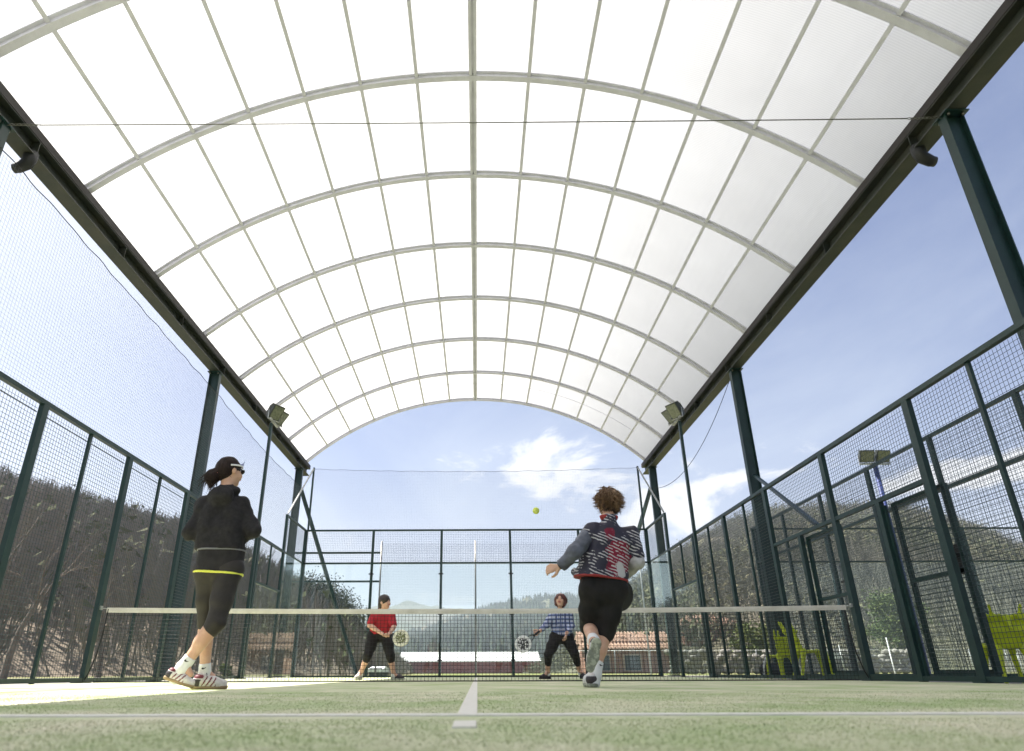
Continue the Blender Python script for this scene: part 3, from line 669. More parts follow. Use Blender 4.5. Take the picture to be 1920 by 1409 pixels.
for z in (3.97, 3.02, .03): MB().box((0, 0, z), (10.0, .045, .05)).build('rail', 'green_steel', ne)
for x in range(-4, 5, 2):
    MB().box((x, -.05, 1.52), (1.97, .012, 2.92)).build('glass_pane', 'glass', ne)
    b = wire_grid(lambda u, v, q: (u, .03+q, v), x-.95, x+.95, 3.06, 3.94, .05, .05, .0024).build('mesh_panel', 'wire_green', ne); b['kind'] = 'stuff'
p_ = atx(1640, 872, 11.2)
g = empty('floodlight', (p_[0], p_[1], 0)); tag(g, 'twin floodlight on a blue pole behind the right fence', 'floodlight')
MB().tube([(0, 0, 0), (0, 0, p_[2])], [.075, .06], 10).build('pole', 'blue_pole', g)
b = MB(); b.bar((-.42, 0, p_[2]+.03), (.42, 0, p_[2]+.03), .05, .05); b.bar((0, 0, p_[2]), (0, 0, p_[2]+.05), .12, .12, (0, 1, 0)); b.build('cross_arm', 'galvanised', g)
for x in (-.22, .22): lamp_head(g, (x, -.03, p_[2]+.26), (x*.35, -.85, -.45), .38, .34, .26)
# frame with a ball-stop net behind the end wall
bs = empty('ball_stop_net', (0, 16, 0)); tag(bs, 'ball stop net on slim grey poles standing behind the glass end wall', 'net')
for x, h in ((-3.62, 4.79), (-.03, 4.80)): MB().tube([(x, 0, 0), (x, 0, h)], [.035, .03], 8).build('pole', 'chain_steel', bs)
for z in (4.36, 3.29): MB().bar((-7.4, .05, z), (-3.6, .05, z), .05, .07).build('bar', 'green_steel', bs)
MB().box((-7.4, .05, 2.3), (.07, .07, 4.6)).build('pole', 'green_steel', bs)
b = wire_grid(lambda u, v, q: (u, .02+q, v), -3.6, 6.2, 2.4, 4.72, .06, .06, .0022).build('netting', 'netting_black', bs); b['kind'] = 'stuff'
MB().tube([(6.2, 0, 0), (6.2, 0, 4.8)], .03, 8).build('pole', 'galvanised', bs)

# hills: polar height fields that rise to the ridges seen in the photograph
def hill(name, prof, r0, r1, treeh, material, label_wood, kind_fn, ntrees, seed, back=1.35, start_z=-.5, curve=1.0, tree_scale=1.0):
    A = sorted([azel(*q) for q in prof]); az = np.array([a for a, _ in A]); el = np.array([e for _, e in A])
    rng = np.random.RandomState(seed)
    def crest(a): return np.maximum(np.tan(np.interp(a, az, el))*r1-treeh, .2)
    def zz(a, r):
        q = np.clip((r-r0)/(r1-r0), 0, 1); s_ = q**curve*(1-.12*np.sin(q*math.pi))
        dn = np.clip((r-r1)/(r1*(back-1)), 0, 1)
        return start_z+(crest(a)-start_z)*s_*(1-.55*dn*dn)
    na, nr = 150, 34; b = MB(); vs = []
    aa = np.linspace(az[0], az[-1], na); rr = np.concatenate([np.linspace(r0, r1, nr-8), np.linspace(r1, r1*back, 9)[1:]])
    for r in rr:
        for a in aa:
            z = zz(a, r); k = np.clip((r-r0)/(r1-r0), 0, 1); z += (r1-r0)*.012*k*(math.sin(a*37+r*.05)+math.sin(a*91+r*.11+2)+.6*math.sin(r*.23+a*160))*(.35 if r > .95*r1 else 1)
            vs.append((CAM[0]+r*math.sin(a), CAM[1]+r*math.cos(a), z))
    nr = len(rr); b.add(vs, [(j*na+i, j*na+i+1, (j+1)*na+i+1, (j+1)*na+i) for j in range(nr-1) for i in range(na-1)], True)
    ho = b.build('hill', material); tag(ho, kind='structure')
    if not ntrees: return
    # wood standing on it: thousands of crowns, one mass
    V = []; Fc = []; mi = []; names = []
    a = az[0]+(az[-1]-az[0])*rng.rand(ntrees); r = np.sqrt(r0**2+(((r1*1.02)**2)-r0**2)*rng.rand(ntrees)**.9)
    for i in range(ntrees):
        z = float(zz(a[i], r[i])); x, y = CAM[0]+r[i]*math.sin(a[i]), CAM[1]+r[i]*math.cos(a[i]); kd, mt = kind_fn(x, y, z, rng)
        if mt not in names: names.append(mt)
        h = min(treeh*tree_scale*(.65+.6*rng.rand()), math.tan(float(np.interp(a[i], az, el)))*r[i]*(1.0+.04*rng.rand())-z+.3); nf_ = 0
        if h < 1.2: continue
        if kd == 'bare':
            rx, ry = math.cos(a[i]), -math.sin(a[i])              # slivers of twig
            for k in range(22):
                t_ = rng.rand()*2*math.pi; z0 = h*(.02+.55*rng.rand()) if k else 0; sp_ = h*(.05+.22*rng.rand()) if k else 0.; tz = min(h, z0+h*(.25+.35*rng.rand())) if k else h*.8; wd = h*(.004+.007*rng.rand())
                o0 = h*.10*rng.normal() if k else 0.; bx_, by_ = x+o0*rx, y+o0*ry; tx_, ty_ = bx_+sp_*math.cos(t_), by_+sp_*math.sin(t_)
                V += [(bx_-wd*rx, by_-wd*ry, z+z0), (bx_+wd*rx, by_+wd*ry, z+z0), (tx_+wd*.4*rx, ty_+wd*.4*ry, z+tz), (tx_-wd*.4*rx, ty_-wd*.4*ry, z+tz)]
                Fc.append((len(V)-4, len(V)-3, len(V)-2, len(V)-1)); nf_ += 1
        elif kd == 'conifer':
            for lv in range(4):
                z0 = h*(.10+.22*lv); wr = h*.26*(1-lv*.22); top = (x, y, z+min(h, z0+h*.42)); n6 = 7; c0 = len(V); V.append(top); ph = rng.rand()*6
                for k in range(n6): t_ = ph+2*math.pi*k/n6; w_ = wr*(.7+.5*rng.rand()); V.append((x+w_*math.cos(t_), y+w_*math.sin(t_), z+z0-h*.05*rng.rand()))
                for k in range(n6): Fc.append((c0, c0+1+k, c0+1+(k+1) % n6)); nf_ += 1
        else:
            for k in range(46):
                c = np.array([x, y, z+h*.55])+np.clip(rng.normal(size=3), -1.6, 1.6)*np.array([.22, .22, .22])*h; e = h*(.035+.05*rng.rand()); q = rng.normal(size=(3, 3)); 
                for j in range(3): V.append(tuple(c+q[j]/np.linalg.norm(q[j])*e))
                Fc.append((len(V)-3, len(V)-2, len(V)-1)); nf_ += 1
        mi += [names.index(mt)]*nf_
    me = bpy.data.meshes.new('wood'); me.from_pydata(V, [], Fc); me.polygons.foreach_set('material_index', mi)
    for q in names: me.materials.append(MATS[q])
    wo = obj('hillside_wood', me); tag(wo, label_wood, 'wood', kind='stuff')
def k_left(x, y, z, rng): return ('bare', 'wood_bare') if rng.rand() < .86 else ('leaf', 'wood_green')
def k_right(x, y, z, rng):
    v = math.sin(x*.045+1.2)+math.sin(y*.06-z*.09)+.8*rng.normal()
    return ('leaf', 'wood_green') if v > -.7 else ('bare', 'wood_grey')
def k_con(x, y, z, rng): return ('conifer', 'wood_conifer') if rng.rand() < .8 else ('leaf', 'wood_green')
hill('hill', [(690, 1140), (720, 1136), (760, 1130), (800, 1134), (850, 1140), (960, 1146), (1100, 1152), (500, 1150), (300, 1190), (1300, 1190)], 700, 1500, 2, 'hill_far', '', None, 0, 1)
hill('hill', [(600, 1235), (700, 1200), (820, 1165), (880, 1144), (930, 1128), (1000, 1114), (1050, 1110), (1110, 1114), (1180, 1125), (1260, 1150), (1400, 1200)], 330, 900, 13, 'hill_green', 'dark conifer wood covering the low hill in the middle distance', k_con, 6000, 2)
hill('hill', [(-600, 740), (-300, 800), (0, 878), (60, 898), (130, 915), (200, 938), (280, 960), (360, 985), (470, 1040), (540, 1080), (600, 1120), (660, 1165), (720, 1215), (770, 1250)], 42, 175, 6.5, 'hill_soil', 'bare brown wood covering the hillside behind the left fence', k_left, 9000, 3, curve=.8)
hill('hill', [(980, 1252), (1050, 1225), (1120, 1160), (1180, 1090), (1225, 1048), (1280, 1012), (1340, 978), (1400, 955), (1470, 940), (1560, 938), (1660, 936), (1760, 955), (1860, 990), (1960, 1030), (2200, 1080), (2500, 1120)], 90, 320, 7, 'hill_green', 'brown and olive wood covering the big hill behind the right fence', k_right, 8000, 4, curve=.9)

# trees one can tell apart
def bare_tree(pos, h, seed, label, lean=0.):
    rng = np.random.RandomState(seed); root = empty('bare_tree', pos); tag(root, label, 'tree')
    trunk = MB(); twigs = MB()
    def grow(p, d, ln, r, lv):
        pts = [p]; n = 4; q = p.copy(); dd = d.copy()
        for i in range(n): dd = nrm(dd+rng.normal(size=3)*.10+np.array((0, 0, .05))); q = q+dd*ln/n; pts.append(q.copy())
        rr = [r*(1-.5*i/n) for i in range(n+1)]; (trunk if lv < 2 else twigs).tube(pts, rr, 7 if lv == 0 else 4 if lv < 3 else 3, False)
        if lv >= 4: return
        for k in range(3 if lv < 3 else 4):
            j = rng.randint(2, n+1); nd_ = nrm(dd+rng.normal(size=3)*.55+np.array((0, 0, .25))); grow(pts[j], nd_, ln*(.55+.2*rng.rand()), rr[j]*.62, lv+1)
    grow(np.zeros(3), nrm((lean, 0, 1)), h*.42, h*.016, 0)
    trunk.build('trunk', 'bark_pale', root); twigs.build('crown', 'bark', root)
spots = [(-14, 2.0, 7.5, 'at the near end of the left fence'), (-17, 6.5, 9, 'tallest one rising over the ridge left of the net'), (-12.5, 9.5, 6.2, 'close behind the left net post'),
         (-19, 14, 9.5, 'farther up the slope left of the woman in black'), (-13, 15, 6.5, 'behind the left roof column'), (-22, 22, 10, 'on the slope seen between the left column and the floodlight pole'),
         (-11, 20, 5.5, 'seen through the left corner glass'), (-26, 5, 10, 'at the left edge, high on the slope')]
for i, (x, y, h, tx) in enumerate(spots): bare_tree((x, y, -.1 if x > -15 else .6), h, 40+i, 'leafless brown tree '+tx)
def leafy_tree(name, pos, h, wd, seed, label, leafm, conical=False, n=1500, leaf=.16):
    rng = np.random.RandomState(seed); root = empty(name, pos); tag(root, label, 'tree')
    b = MB(); b.tube([(0, 0, 0), (.03*h*rng.normal(), 0, h*.35), (.04*h*rng.normal(), .02*h, h*.8)], [h*.028, h*.02, h*.006], 8)
    cl = []
    for k in range(26):
        t_ = rng.rand()*2*math.pi; q = rng.rand()**.6; z = h*(.28+.66*rng.rand()); 
        w_ = wd/2*((1-(z/h-.2)*1.05) if conical else math.sqrt(max(.05, 1-((z/h-.62)/.42)**2)))*q
        c = np.array([w_*math.cos(t_), w_*math.sin(t_), z]); cl.append((c, h*(.06+.06*rng.rand()))); b.tube([(0, 0, z*.75), c], [h*.006, h*.002], 4, False)
    b.build('trunk', 'bark', root); V = []; Fc = []
    for i in range(n):
        c, e = cl[rng.randint(len(cl))]; p_ = c+rng.normal(size=3)*e*np.array((1, 1, .7)); q = rng.normal(size=(2, 3)); u_ = nrm(q[0])*leaf*(.6+.8*rng.rand()); v_ = nrm(np.cross(q[0], q[1]))*leaf*.5
        V += [p_-u_, p_+v_, p_+u_, p_-v_]; Fc.append((4*i, 4*i+1, 4*i+2, 4*i+3))
    me = bpy.data.meshes.new('crown'); me.from_pydata(V, [], Fc); obj('crown', me, leafm, root)
def tree_px(name, x, ytop, Y, wpx, seed, label, leafm, **k):
    p_ = at(x, ytop, Y); sc = (at(x+wpx, ytop, Y)-p_)[0]; leafy_tree(name, (p_[0], Y, -.05), p_[2]+.05, sc, seed, label, leafm, **k)
tree_px('evergreen_tree', 578, 1086, 52, 62, 1, 'dark evergreen tree against the sky, left of the diagonal brace', 'leaf_dark', n=6000, leaf=.13)
tree_px('evergreen_tree', 612, 1094, 58, 60, 2, 'dark grey-green tree right behind the diagonal brace', 'leaf_dark', n=6000, leaf=.13)
tree_px('evergreen_tree', 640, 1112, 62, 42, 3, 'small pointed evergreen to the right of the diagonal brace', 'leaf_dark', n=4200, leaf=.13, conical=True)
tree_px('evergreen_tree', 664, 1133, 60, 30, 4, 'lowest of the evergreens, nearest to the player in red', 'leaf_dark', n=3200, leaf=.12)
tree_px('pine_tree', 1663, 1118, 36, 92, 5, 'light green pine framed by the open doorway on the right', 'leaf_pine', n=7500, leaf=.10)
tree_px('shrub', 1408, 1168, 44, 70, 6, 'olive green shrub behind the lime chairs', 'leaf_olive', n=1800, leaf=.16)
tree_px('shrub', 748, 1238, 95, 40, 7, 'small olive shrub at the left end of the maroon building', 'leaf_olive', n=700, leaf=.22)
tree_px('shrub', 425, 1246, 14, 22, 8, 'tiny yellow-green bush at the foot of the left fence', 'leaf_pine', n=500, leaf=.06)

# buildings
def house(name, label, x0, x1, ybase, yeave, yridge, Y, depth, wallm, roofm, hip=False, windows=(), ov=.5):
    a, c = at(x0, yeave, Y), at(x1, yeave, Y); zr = at((x0+x1)/2, yridge, Y+depth/2)[2]; zb = max(-.1, at(x0, ybase, Y)[2]); ze = a[2]; wd = c[0]-a[0]
    root = empty(name, (a[0], Y, zb)); tag(root, label, 'building'); h = ze-zb; rh = zr-zb
    wl = MB(); wl.box((wd/2, depth/2, h/2-.5), (wd-.02, depth, h+1.0))
    if not hip: wl.add([(0, depth*.02, h), (0, depth*.98, h), (0, depth/2, rh-.15), (wd, depth*.02, h), (wd, depth*.98, h), (wd, depth/2, rh-.15)], [(0, 2, 1), (3, 4, 5)])
    wl.build('wall', wallm, root)
    i0 = wd*.22 if hip else -ov; E = [(-ov, -ov, h-.05), (wd+ov, -ov, h-.05), (wd+ov, depth+ov, h-.05), (-ov, depth+ov, h-.05)]; Rg = [(i0, depth/2, rh), (wd-i0, depth/2, rh)]
    rf = MB()
    th = .14; top = E+Rg; bot = [(x, y, z-th) for x, y, z in top]
    rf.add(top+bot, [(0, 1, 5, 4), (2, 3, 4, 5), (1, 2, 5), (3, 0, 4), (6, 10, 11, 7), (8, 11, 10, 9), (0, 6, 7, 1), (1, 7, 8, 2), (2, 8, 9, 3), (3, 9, 6, 0)])
    ro = rf.build('roof', roofm, root)
    if roofm == 'roof_tile':     # rows of barrel tiles down the front slope
        b = MB(); n = max(6, int((wd+2*ov)/.42))
        for i in range(n+1):
            q = i/n; x = -ov+(wd+2*ov)*q; xt = min(max(x, i0), wd-i0) if hip else x
            if hip and (x < i0 or x > wd-i0): f_ = max(0, min(1, (x+ov)/(i0+ov) if x < i0 else (wd+ov-x)/(i0+ov))); e_ = np.array((x, -ov, h-.05)); t_ = np.array((x, -ov+(depth/2+ov)*f_, h-.05+(rh-h+.05)*f_))
            else: e_ = np.array((x, -ov, h-.05)); t_ = np.array((x, depth/2, rh))
            b.tube([e_+(0, 0, .03), t_+(0, 0, .03)], .12, 5, True)
        b.build('tile_rows', 'roof_tile', ro)['kind'] = 'stuff'
    for (u, v, ww, hh, mt) in windows:
        wo = MB().box((wd*u, -.02, h*v), (ww, .10, hh)).build('window', 'plaster_warm', root); MB().box((wd*u, -.075, h*v), (ww*.82, .03, hh*.85)).build('pane', mt, wo)
    return root, wd, h, depth
house('farm_house', 'low house with a long terracotta tile roof right of the standing player', 1098, 1254, 1262, 1203, 1186, 78, 8, 'plaster_brick', 'roof_tile', windows=((.3, .5, 1.0, 1.2, 'window_dark'), (.62, .5, 1.0, 1.2, 'window_dark'), (.85, .5, 1.0, 1.2, 'shutter')))
house('porch_roof', 'lower tiled lean-to in front of the long terracotta house', 1100, 1252, 1262, 1216, 1207, 74, 4, 'plaster_brick', 'roof_tile', windows=((.2, .4, 1.6, 1.9, 'shed'), (.55, .4, 2.2, 1.9, 'shed')))
house('farm_house', 'brick house with a hipped terracotta roof above the right fence posts', 1282, 1392, 1225, 1171, 1154, 92, 9, 'plaster_brick', 'roof_tile', True, windows=((.25, .6, 1.1, 1.3, 'window_dark'), (.7, .6, 1.1, 1.3, 'shutter')))
house('farm_house', 'terracotta roofed house seen through the left corner glass', 498, 592, 1262, 1192, 1176, 70, 8, 'plaster_brick', 'roof_tile', windows=((.3, .5, 1.0, 1.2, 'window_dark'), (.7, .5, 1.0, 1.2, 'window_dark')))
hr = house('long_building', 'long low building with white roof and maroon wall behind the far players', 748, 1012, 1257, 1240, 1223, 120, 12, 'wall_maroon', 'roof_white', False, ov=.25)
house('shed', 'small dark shed with a pale roof edge beside the player in red', 692, 716, 1275, 1253, 1250, 26, 2.5, 'shed', 'roof_white', ov=.05)
house('farm_house', 'small red building low behind the legs of the woman in black', 318, 352, 1262, 1232, 1222, 40, 4, 'wall_maroon', 'roof_tile', ov=.2)
# stone wall on the right, built of rough courses
sw = empty('stone_wall', (19, 34, 0)); tag(sw, 'low grey dry stone wall in the meadow behind the right fence', 'wall')
rng = np.random.RandomState(5); st = [SDF().ell((0, 0, 0), (.26, .2, .17)).wob(.035, 5, s_).mesh('stone', .07, 'stone') for s_ in range(4)]
for j in range(5):
    for i in range(34):
        o_ = obj('stone', st[rng.randint(4)], None, sw, (-7+i*.46+.2*(j % 2)+.08*rng.normal(), .08*rng.normal(), .14+.27*j), tuple(rng.normal(size=3)*.25)); o_.scale = (.9+.3*rng.rand(), 1, .85+.3*rng.rand())
        if j == 4 and rng.rand() < .3: bpy.data.objects.remove(o_)
# wire fence with pale posts
bf = empty('boundary_fence', (9, 42, 0)); tag(bf, 'dark wire fence on pale posts beyond the end wall', 'fence')
for x in np.arange(-1.5, 36, 2.6): MB().tube([(x, 0, 0), (x+.03, 0, 1.62)], .035, 6).build('post', 'pole_white', bf)
MB().tube([(-1.5, 0, 1.58), (35, 0, 1.58)], .018, 5).build('top_wire', 'pole_white', bf)
b = wire_grid(lambda u, v, q: (u, .03+q, v), -1.5, 35, .1, 1.56, .16, .14, .006).build('netting', 'netting_black', bf); b['kind'] = 'stuff'
pa, pb = at(1661, 1196, 24), at(1677, 1256, 23); pb[2] = -.02
b = MB(); b.tube([pa, pb], .03, 8); o_ = b.build('stake', 'pole_white'); tag(o_, 'thin white stake in the grass seen through the open doorway', 'stake')
for i, (x, yt, Y) in enumerate([(1572, 1210, 27), (1906, 1225, 22)]):
    pa = at(x, yt, Y); b = MB(); b.tube([pa, (pa[0]+.08, Y, -.02)], .03, 8)
    if i == 0: b.box((pa[0]-.25, Y, pa[2]*.62), (.4, .03, .3))
    o_ = b.build('stake', 'pole_white'); tag(o_, ['white stake with a small board behind the right end of the net', 'white stake far right behind the lime chair'][i], 'stake')

# ------------------------------------------------------------------ people
def hand(S, wr, d, pn, side, curl=.5, sc=1.0, k=.004):
    """palm and five fingers: wr wrist, d direction of the hand, pn palm normal, side +1/-1 = side on which the thumb leaves"""
    d = nrm(d); pn = nrm(pn-d*np.dot(pn, d)); lat = np.cross(d, pn)*side; wr = np.asarray(wr, float)
    kn = [wr+d*.082*sc+lat*q*sc for q in (.030, .010, -.010, -.029)]
    for q in kn: S.cap(wr+(q-wr)*.12, q, .015*sc, .0125*sc, .012)
    for q, ln in zip(kn, (.072, .080, .075, .058)):
        p, a = q, 0.
        for sg, rr in zip((.45, .32, .23), ((.0098, .0092), (.0092, .0085), (.0085, .0072))):
            a += curl*1.05; e = p+(d*math.cos(a)+pn*math.sin(a))*ln*sg*sc; S.cap(p, e, rr[0]*sc, rr[1]*sc, k); p = e
    b0 = wr+d*.022*sc+lat*.022*sc; b1 = b0+(lat*.75+d*.6+pn*.3)*.04*sc; b2 = b1+nrm(lat*.25+d*.8+pn*(.35+curl*.5))*.032*sc; b3 = b2+nrm(d*.8+pn*(.3+curl*.8)-lat*.15)*.026*sc
    S.chain([b0, b1, b2, b3], [.015*sc, .012*sc, .0105*sc, .0085*sc], .006)
def body(J, s=1.0, head_r=.092):
    """one continuous skin surface over the posed skeleton J"""
    S = SDF(); A = lambda n: np.asarray(J[n], float); fwd = nrm(J['fwd'])
    hl, hr_ = A('hipL'), A('hipR'); pel = (hl+hr_)/2; nk = A('neck'); sl_, sr_ = A('shL'), A('shR'); ch = (sl_+sr_)/2*.75+pel*.25; lat = nrm(sr_-sl_)
    S.cap(hl, hr_, .095*s, .095*s, .04)
    for q in (-.055, .055): S.cap(pel+lat*q*s, ch+lat*q*1.1*s, .088*s, .095*s, .05)
    S.cap(sl_, sr_, .058*s, .058*s, .05); S.cap((sl_+sr_)/2, nk, .06*s, .052*s, .05)
    hc = A('head'); hf = nrm(J['head_fwd']); Hm = frame(hf, nrm(hc-nk)*.5+np.array((0, 0, .8))); r_, f_, u_ = Hm
    S.cap(nk, hc-u_*.045-f_*.012, .052*s, .050*s, .025)
    k = head_r/.092
    S.ell(hc+u_*.022*k-f_*.008*k, (.076*k, .095*k, .098*k), Hm, .03); S.ell(hc-u_*.045*k+f_*.022*k, (.056*k, .066*k, .070*k), Hm, .03)
    S.cap(hc+f_*.082*k+u_*.012*k, hc+f_*.100*k-u_*.022*k, .008*k, .013*k, .012)           # nose
    S.ell(hc-u_*.096*k+f_*.060*k, (.024*k, .022*k, .018*k), Hm, .02)                     # chin
    for q in (-1, 1):
        S.ell(hc+r_*q*.078*k-f_*.008*k-u_*.012*k, (.010*k, .020*k, .031*k), Hm, .008)    # ears
        S.carve(hc+r_*q*.034*k+f_*.095*k+u_*.008*k, (.020*k, .016*k, .011*k), Hm, .014)
        S.ell(hc+r_*q*.036*k+f_*.064*k-u_*.035*k, (.024*k, .026*k, .024*k), Hm, .02)
    for q in 'LR':
        S.chain([A('sh'+q), A('el'+q), A('wr'+q)], [.050*s, .038*s, .027*s], .02)
        mid = A('el'+q)*.7+A('wr'+q)*.3; S.cap(A('el'+q), mid, .036*s, .040*s, .02)
        S.chain([A('hip'+q), A('kn'+q), A('an'+q)], [.090*s, .054*s, .036*s], .03)
        kn, an = A('kn'+q), A('an'+q); cb_ = np.asarray(J.get('calf'+q, -fwd)); S.cap(kn*.8+an*.2+cb_*.014, kn*.55+an*.45+cb_*.014, .049*s, .046*s, .03)
        S.cap(an, an+nrm(J['foot'+q])*.055-np.asarray(J.get('up'+q, (0, 0, 1)))*.025, .036*s, .026*s, .02)
        hd = J.get('hand'+q)
        if hd: hand(S, A('wr'+q), np.asarray(hd[0], float), np.asarray(hd[1], float), hd[2], hd[3], s)
    return S, Hm, hc, k
def face(parent, Hm, hc, k):
    r_, f_, u_ = Hm
    for q in (-1, 1):
        e_ = SDF().ell(hc+r_*q*.034*k+f_*.083*k+u_*.008*k, (.0125*k, .009*k, .006*k), Hm).build('eye', 'eye', parent, .003)
        SDF().cap(hc+r_*q*.020*k+f_*.090*k+u_*.026*k, hc+r_*q*.048*k+f_*.078*k+u_*.026*k, .0042*k, .003*k).build('eyebrow', 'hair_black', parent, .003)
    SDF().cap(hc-r_*.017*k+f_*.085*k-u_*.053*k, hc+r_*.017*k+f_*.085*k-u_*.053*k, .0065*k).cap(hc-r_*.009*k+f_*.089*k-u_*.052*k, hc+r_*.009*k+f_*.089*k-u_*.052*k, .007*k).build('lips', 'lips', parent, .003)
def shoe(parent, heel, toe, upv, upper, accent, solem, ln=.275, accent2=None):
    """trainer: heel and toe are the ends of the sole, upv the direction from sole to ankle"""
    heel = np.asarray(heel, float); toe = np.asarray(toe, float); f = nrm(toe-heel); upv = nrm(np.asarray(upv, float)-f*np.dot(upv, f)); r = np.cross(f, upv)
    Mw = np.stack([r, f, upv], 1); c0 = (heel+toe)/2; k = ln/.275; Y0 = -.1375
    def place(me, name, par):
        n = len(me.vertices); co = np.empty(n*3, np.float32); me.vertices.foreach_get('co', co); co = co.reshape(-1, 3)
        loc = co.copy(); me.vertices.foreach_set('co', ((co*k)@Mw.T+c0).astype(np.float32).ravel()); me.update(); return loc, obj(name, me, None, par)
    U = SDF(); U.cap((0, Y0+.045, .055), (0, Y0+.05, .075), .040, .036, .02).cap((0, Y0+.06, .05), (.004, Y0+.16, .045), .041, .043, .03).cap((.004, Y0+.16, .042), (.004, Y0+.235, .036), .044, .033, .03)
    U.cap((0, Y0+.095, .082), (0, Y0+.16, .060), .024, .018, .02).cut((0, 0, .018), (0, 0, -1)).carve((0, Y0+.055, .13), (.027, .042, .03), None, .008)
    me = U.mesh('shoe_upper', .006, upper); me.materials.append(MATS[accent]); me.materials.append(MATS[accent2 or accent])
    nP = len(me.polygons); ce = np.empty(nP*3, np.float32); me.polygons.foreach_get('center', ce); ce = ce.reshape(-1, 3); y = ce[:, 1]-Y0; z = ce[:, 2]; ix = np.zeros(nP, np.int32)
    ix[(y < .055) & (z < .075)] = 1
    ix[(np.abs(((y-z*.6) % .034)-.017) < .006) & (y > .07) & (y < .17) & (np.abs(ce[:, 0]) > .022)] = 2
    ix[(y < .075) & (z > .082)] = 2
    me.polygons.foreach_set('material_index', ix); _, so = place(me, 'shoe', parent)
    B = SDF(); B.cap((0, Y0+.038, .020), (.003, Y0+.15, .018), .040, .043, .03).cap((.003, Y0+.15, .018), (.004, Y0+.240, .020), .044, .034, .03).cut((0, 0, .026), (0, 0, 1)).cut((0, 0, 0), (0, 0, -1))
    B.carve((0, Y0+.115, -.006), (.06, .022, .010), None, .006)
    me = B.mesh('sole', .006, solem); place(me, 'sole', so)
    LB = MB()
    for i in range(4):
        y_, z_ = Y0+.105+.018*i, .100-.011*i; LB.tube([(q, y_, z_-.35*abs(q)) for q in (-.022, -.01, 0, .01, .022)], .0028, 5)
    for q in (-1, 1): LB.tube([(0, Y0+.10, .104), (q*.018, Y0+.098, .118), (q*.034, Y0+.10, .106), (q*.020, Y0+.10, .096), (0, Y0+.10, .104)], .0024, 4)
    me = LB.mesh('laces', accent); place(me, 'laces', so)
    return so
def sock(parent, an, d, r0=.043, r1=.041, ln=.085, mark=None, low=.065):
    an = np.asarray(an, float); d = nrm(d); so = SDF().cap(an-d*low, an, r0*1.04, r0).cap(an, an+d*ln, r0, r1).cut(an+d*ln, d).wob(.002, 40, 3).build('sock', 'sock', parent, .006)
    if mark is not None:
        mk = nrm(mark); c = an+d*ln*.62; mk = nrm(mk-d*np.dot(mk, d)); sd_ = np.cross(d, mk); b = MB()
        P = [c+mk*(r1+.004)+sd_*u+d*v for u, v in ((-.016, .002), (-.004, -.004), (.012, .003), (.020, .012), (.004, .006), (-.008, .010))]
        b.add(P, [(0, 1, 4, 5), (1, 2, 3, 4)]); b.build('logo', 'black_plastic', so)
    return so
def strands(roots, length, dirfn, r, n, seed, name, material, parent, seg=5):
    rng = np.random.RandomState(seed); b = MB()
    for i in range(n):
        p, nn = roots(rng); pts = [p]; d = nn
        for k in range(seg): d = nrm(dirfn(pts[-1], d, k, rng)); pts.append(pts[-1]+d*length*(.7+.6*rng.rand())/seg)
        b.tube(pts, [r*(1-.8*k/seg) for k in range(seg+1)], 4, False)
    return b.build(name, material, parent)
def racket(name, label, hand_p, head_c, normal, facem, edge='racket_dark', rad=.128, group=None):
    hand_p = np.asarray(hand_p, float); head_c = np.asarray(head_c, float); ax_ = nrm(head_c-hand_p); nn = nrm(np.asarray(normal, float)-ax_*np.dot(normal, ax_)); lt = np.cross(ax_, nn)
    root = empty(name, tuple(head_c)); root.rotation_euler = Matrix((tuple(lt), tuple(ax_), tuple(nn))).transposed().to_euler(); tag(root, label, 'racket', group)
    n = 40; b = MB(); ring = lambda rr, z: [(rr*math.cos(2*math.pi*i/n), rr*1.06*math.sin(2*math.pi*i/n), z) for i in range(n)]
    for z, s_ in ((.019, 1), (-.019, -1)):
        b2 = MB(); b2.add(ring(rad-.006, z)+[(0, 0, z)], [(i, (i+1) % n, n) if s_ > 0 else ((i+1) % n, i, n) for i in range(n)]); b2.build('face', facem, root)
    vs = ring(rad-.006, .019)+ring(rad, .014)+ring(rad, -.014)+ring(rad-.006, -.019); b.add(vs, [(k*n+i, k*n+(i+1) % n, (k+1)*n+(i+1) % n, (k+1)*n+i) for k in range(3) for i in range(n)], True); b.build('rim', facem if edge is None else edge, root)
    b = MB(); ln = np.linalg.norm(head_c-hand_p)
    for s_ in (-1, 1): b.bar((s_*.052, -rad*.98, 0), (s_*.016, -ln+.06, 0), .016, .030)
    b.build('throat', edge or 'racket_dark', root)
    b = MB(); b.tube([(0, -ln+.08, 0), (0, -ln-.055, 0)], [.0165, .0175], 10); b.tube([(0, -ln-.055, 0), (0, -ln-.068, 0)], [.020, .019], 10); b.build('grip', 'grip', root)
    return root

# --- woman in black walking to the right, seen from behind
Y1 = -3.9
J = dict(fwd=(.25, .97, 0), head=at(431, 885, Y1+.02), head_fwd=(.62, .78, .02), neck=at(424, 920, Y1-.02), shL=at(384, 947, Y1), shR=at(455, 945, Y1+.02), elL=at(357, 997, Y1-.03), wrL=at(384, 1012, Y1+.20),
         elR=at(476, 995, Y1), wrR=at(452, 1012, Y1+.24), hipL=at(391, 1068, Y1), hipR=at(430, 1068, Y1), knL=at(388, 1166, Y1+.10), anL=at(384, 1262, Y1+.16), knR=at(405, 1168, Y1-.08), anR=at(345, 1249, Y1-.10),
         footL=(1, .25, -.05), footR=(.8, .1, -.5), calfR=(-.7, -.5, 0), calfL=(-.6, -.6, 0), handL=((.7, .6, .1), (.3, -.4, .9), 1, .5), handR=((-.7, .5, .1), (-.3, -.4, .9), -1, .5))
S, Hm, hc, k = body(J, .97); p1 = S.build('person', 'skin', None, .0075)
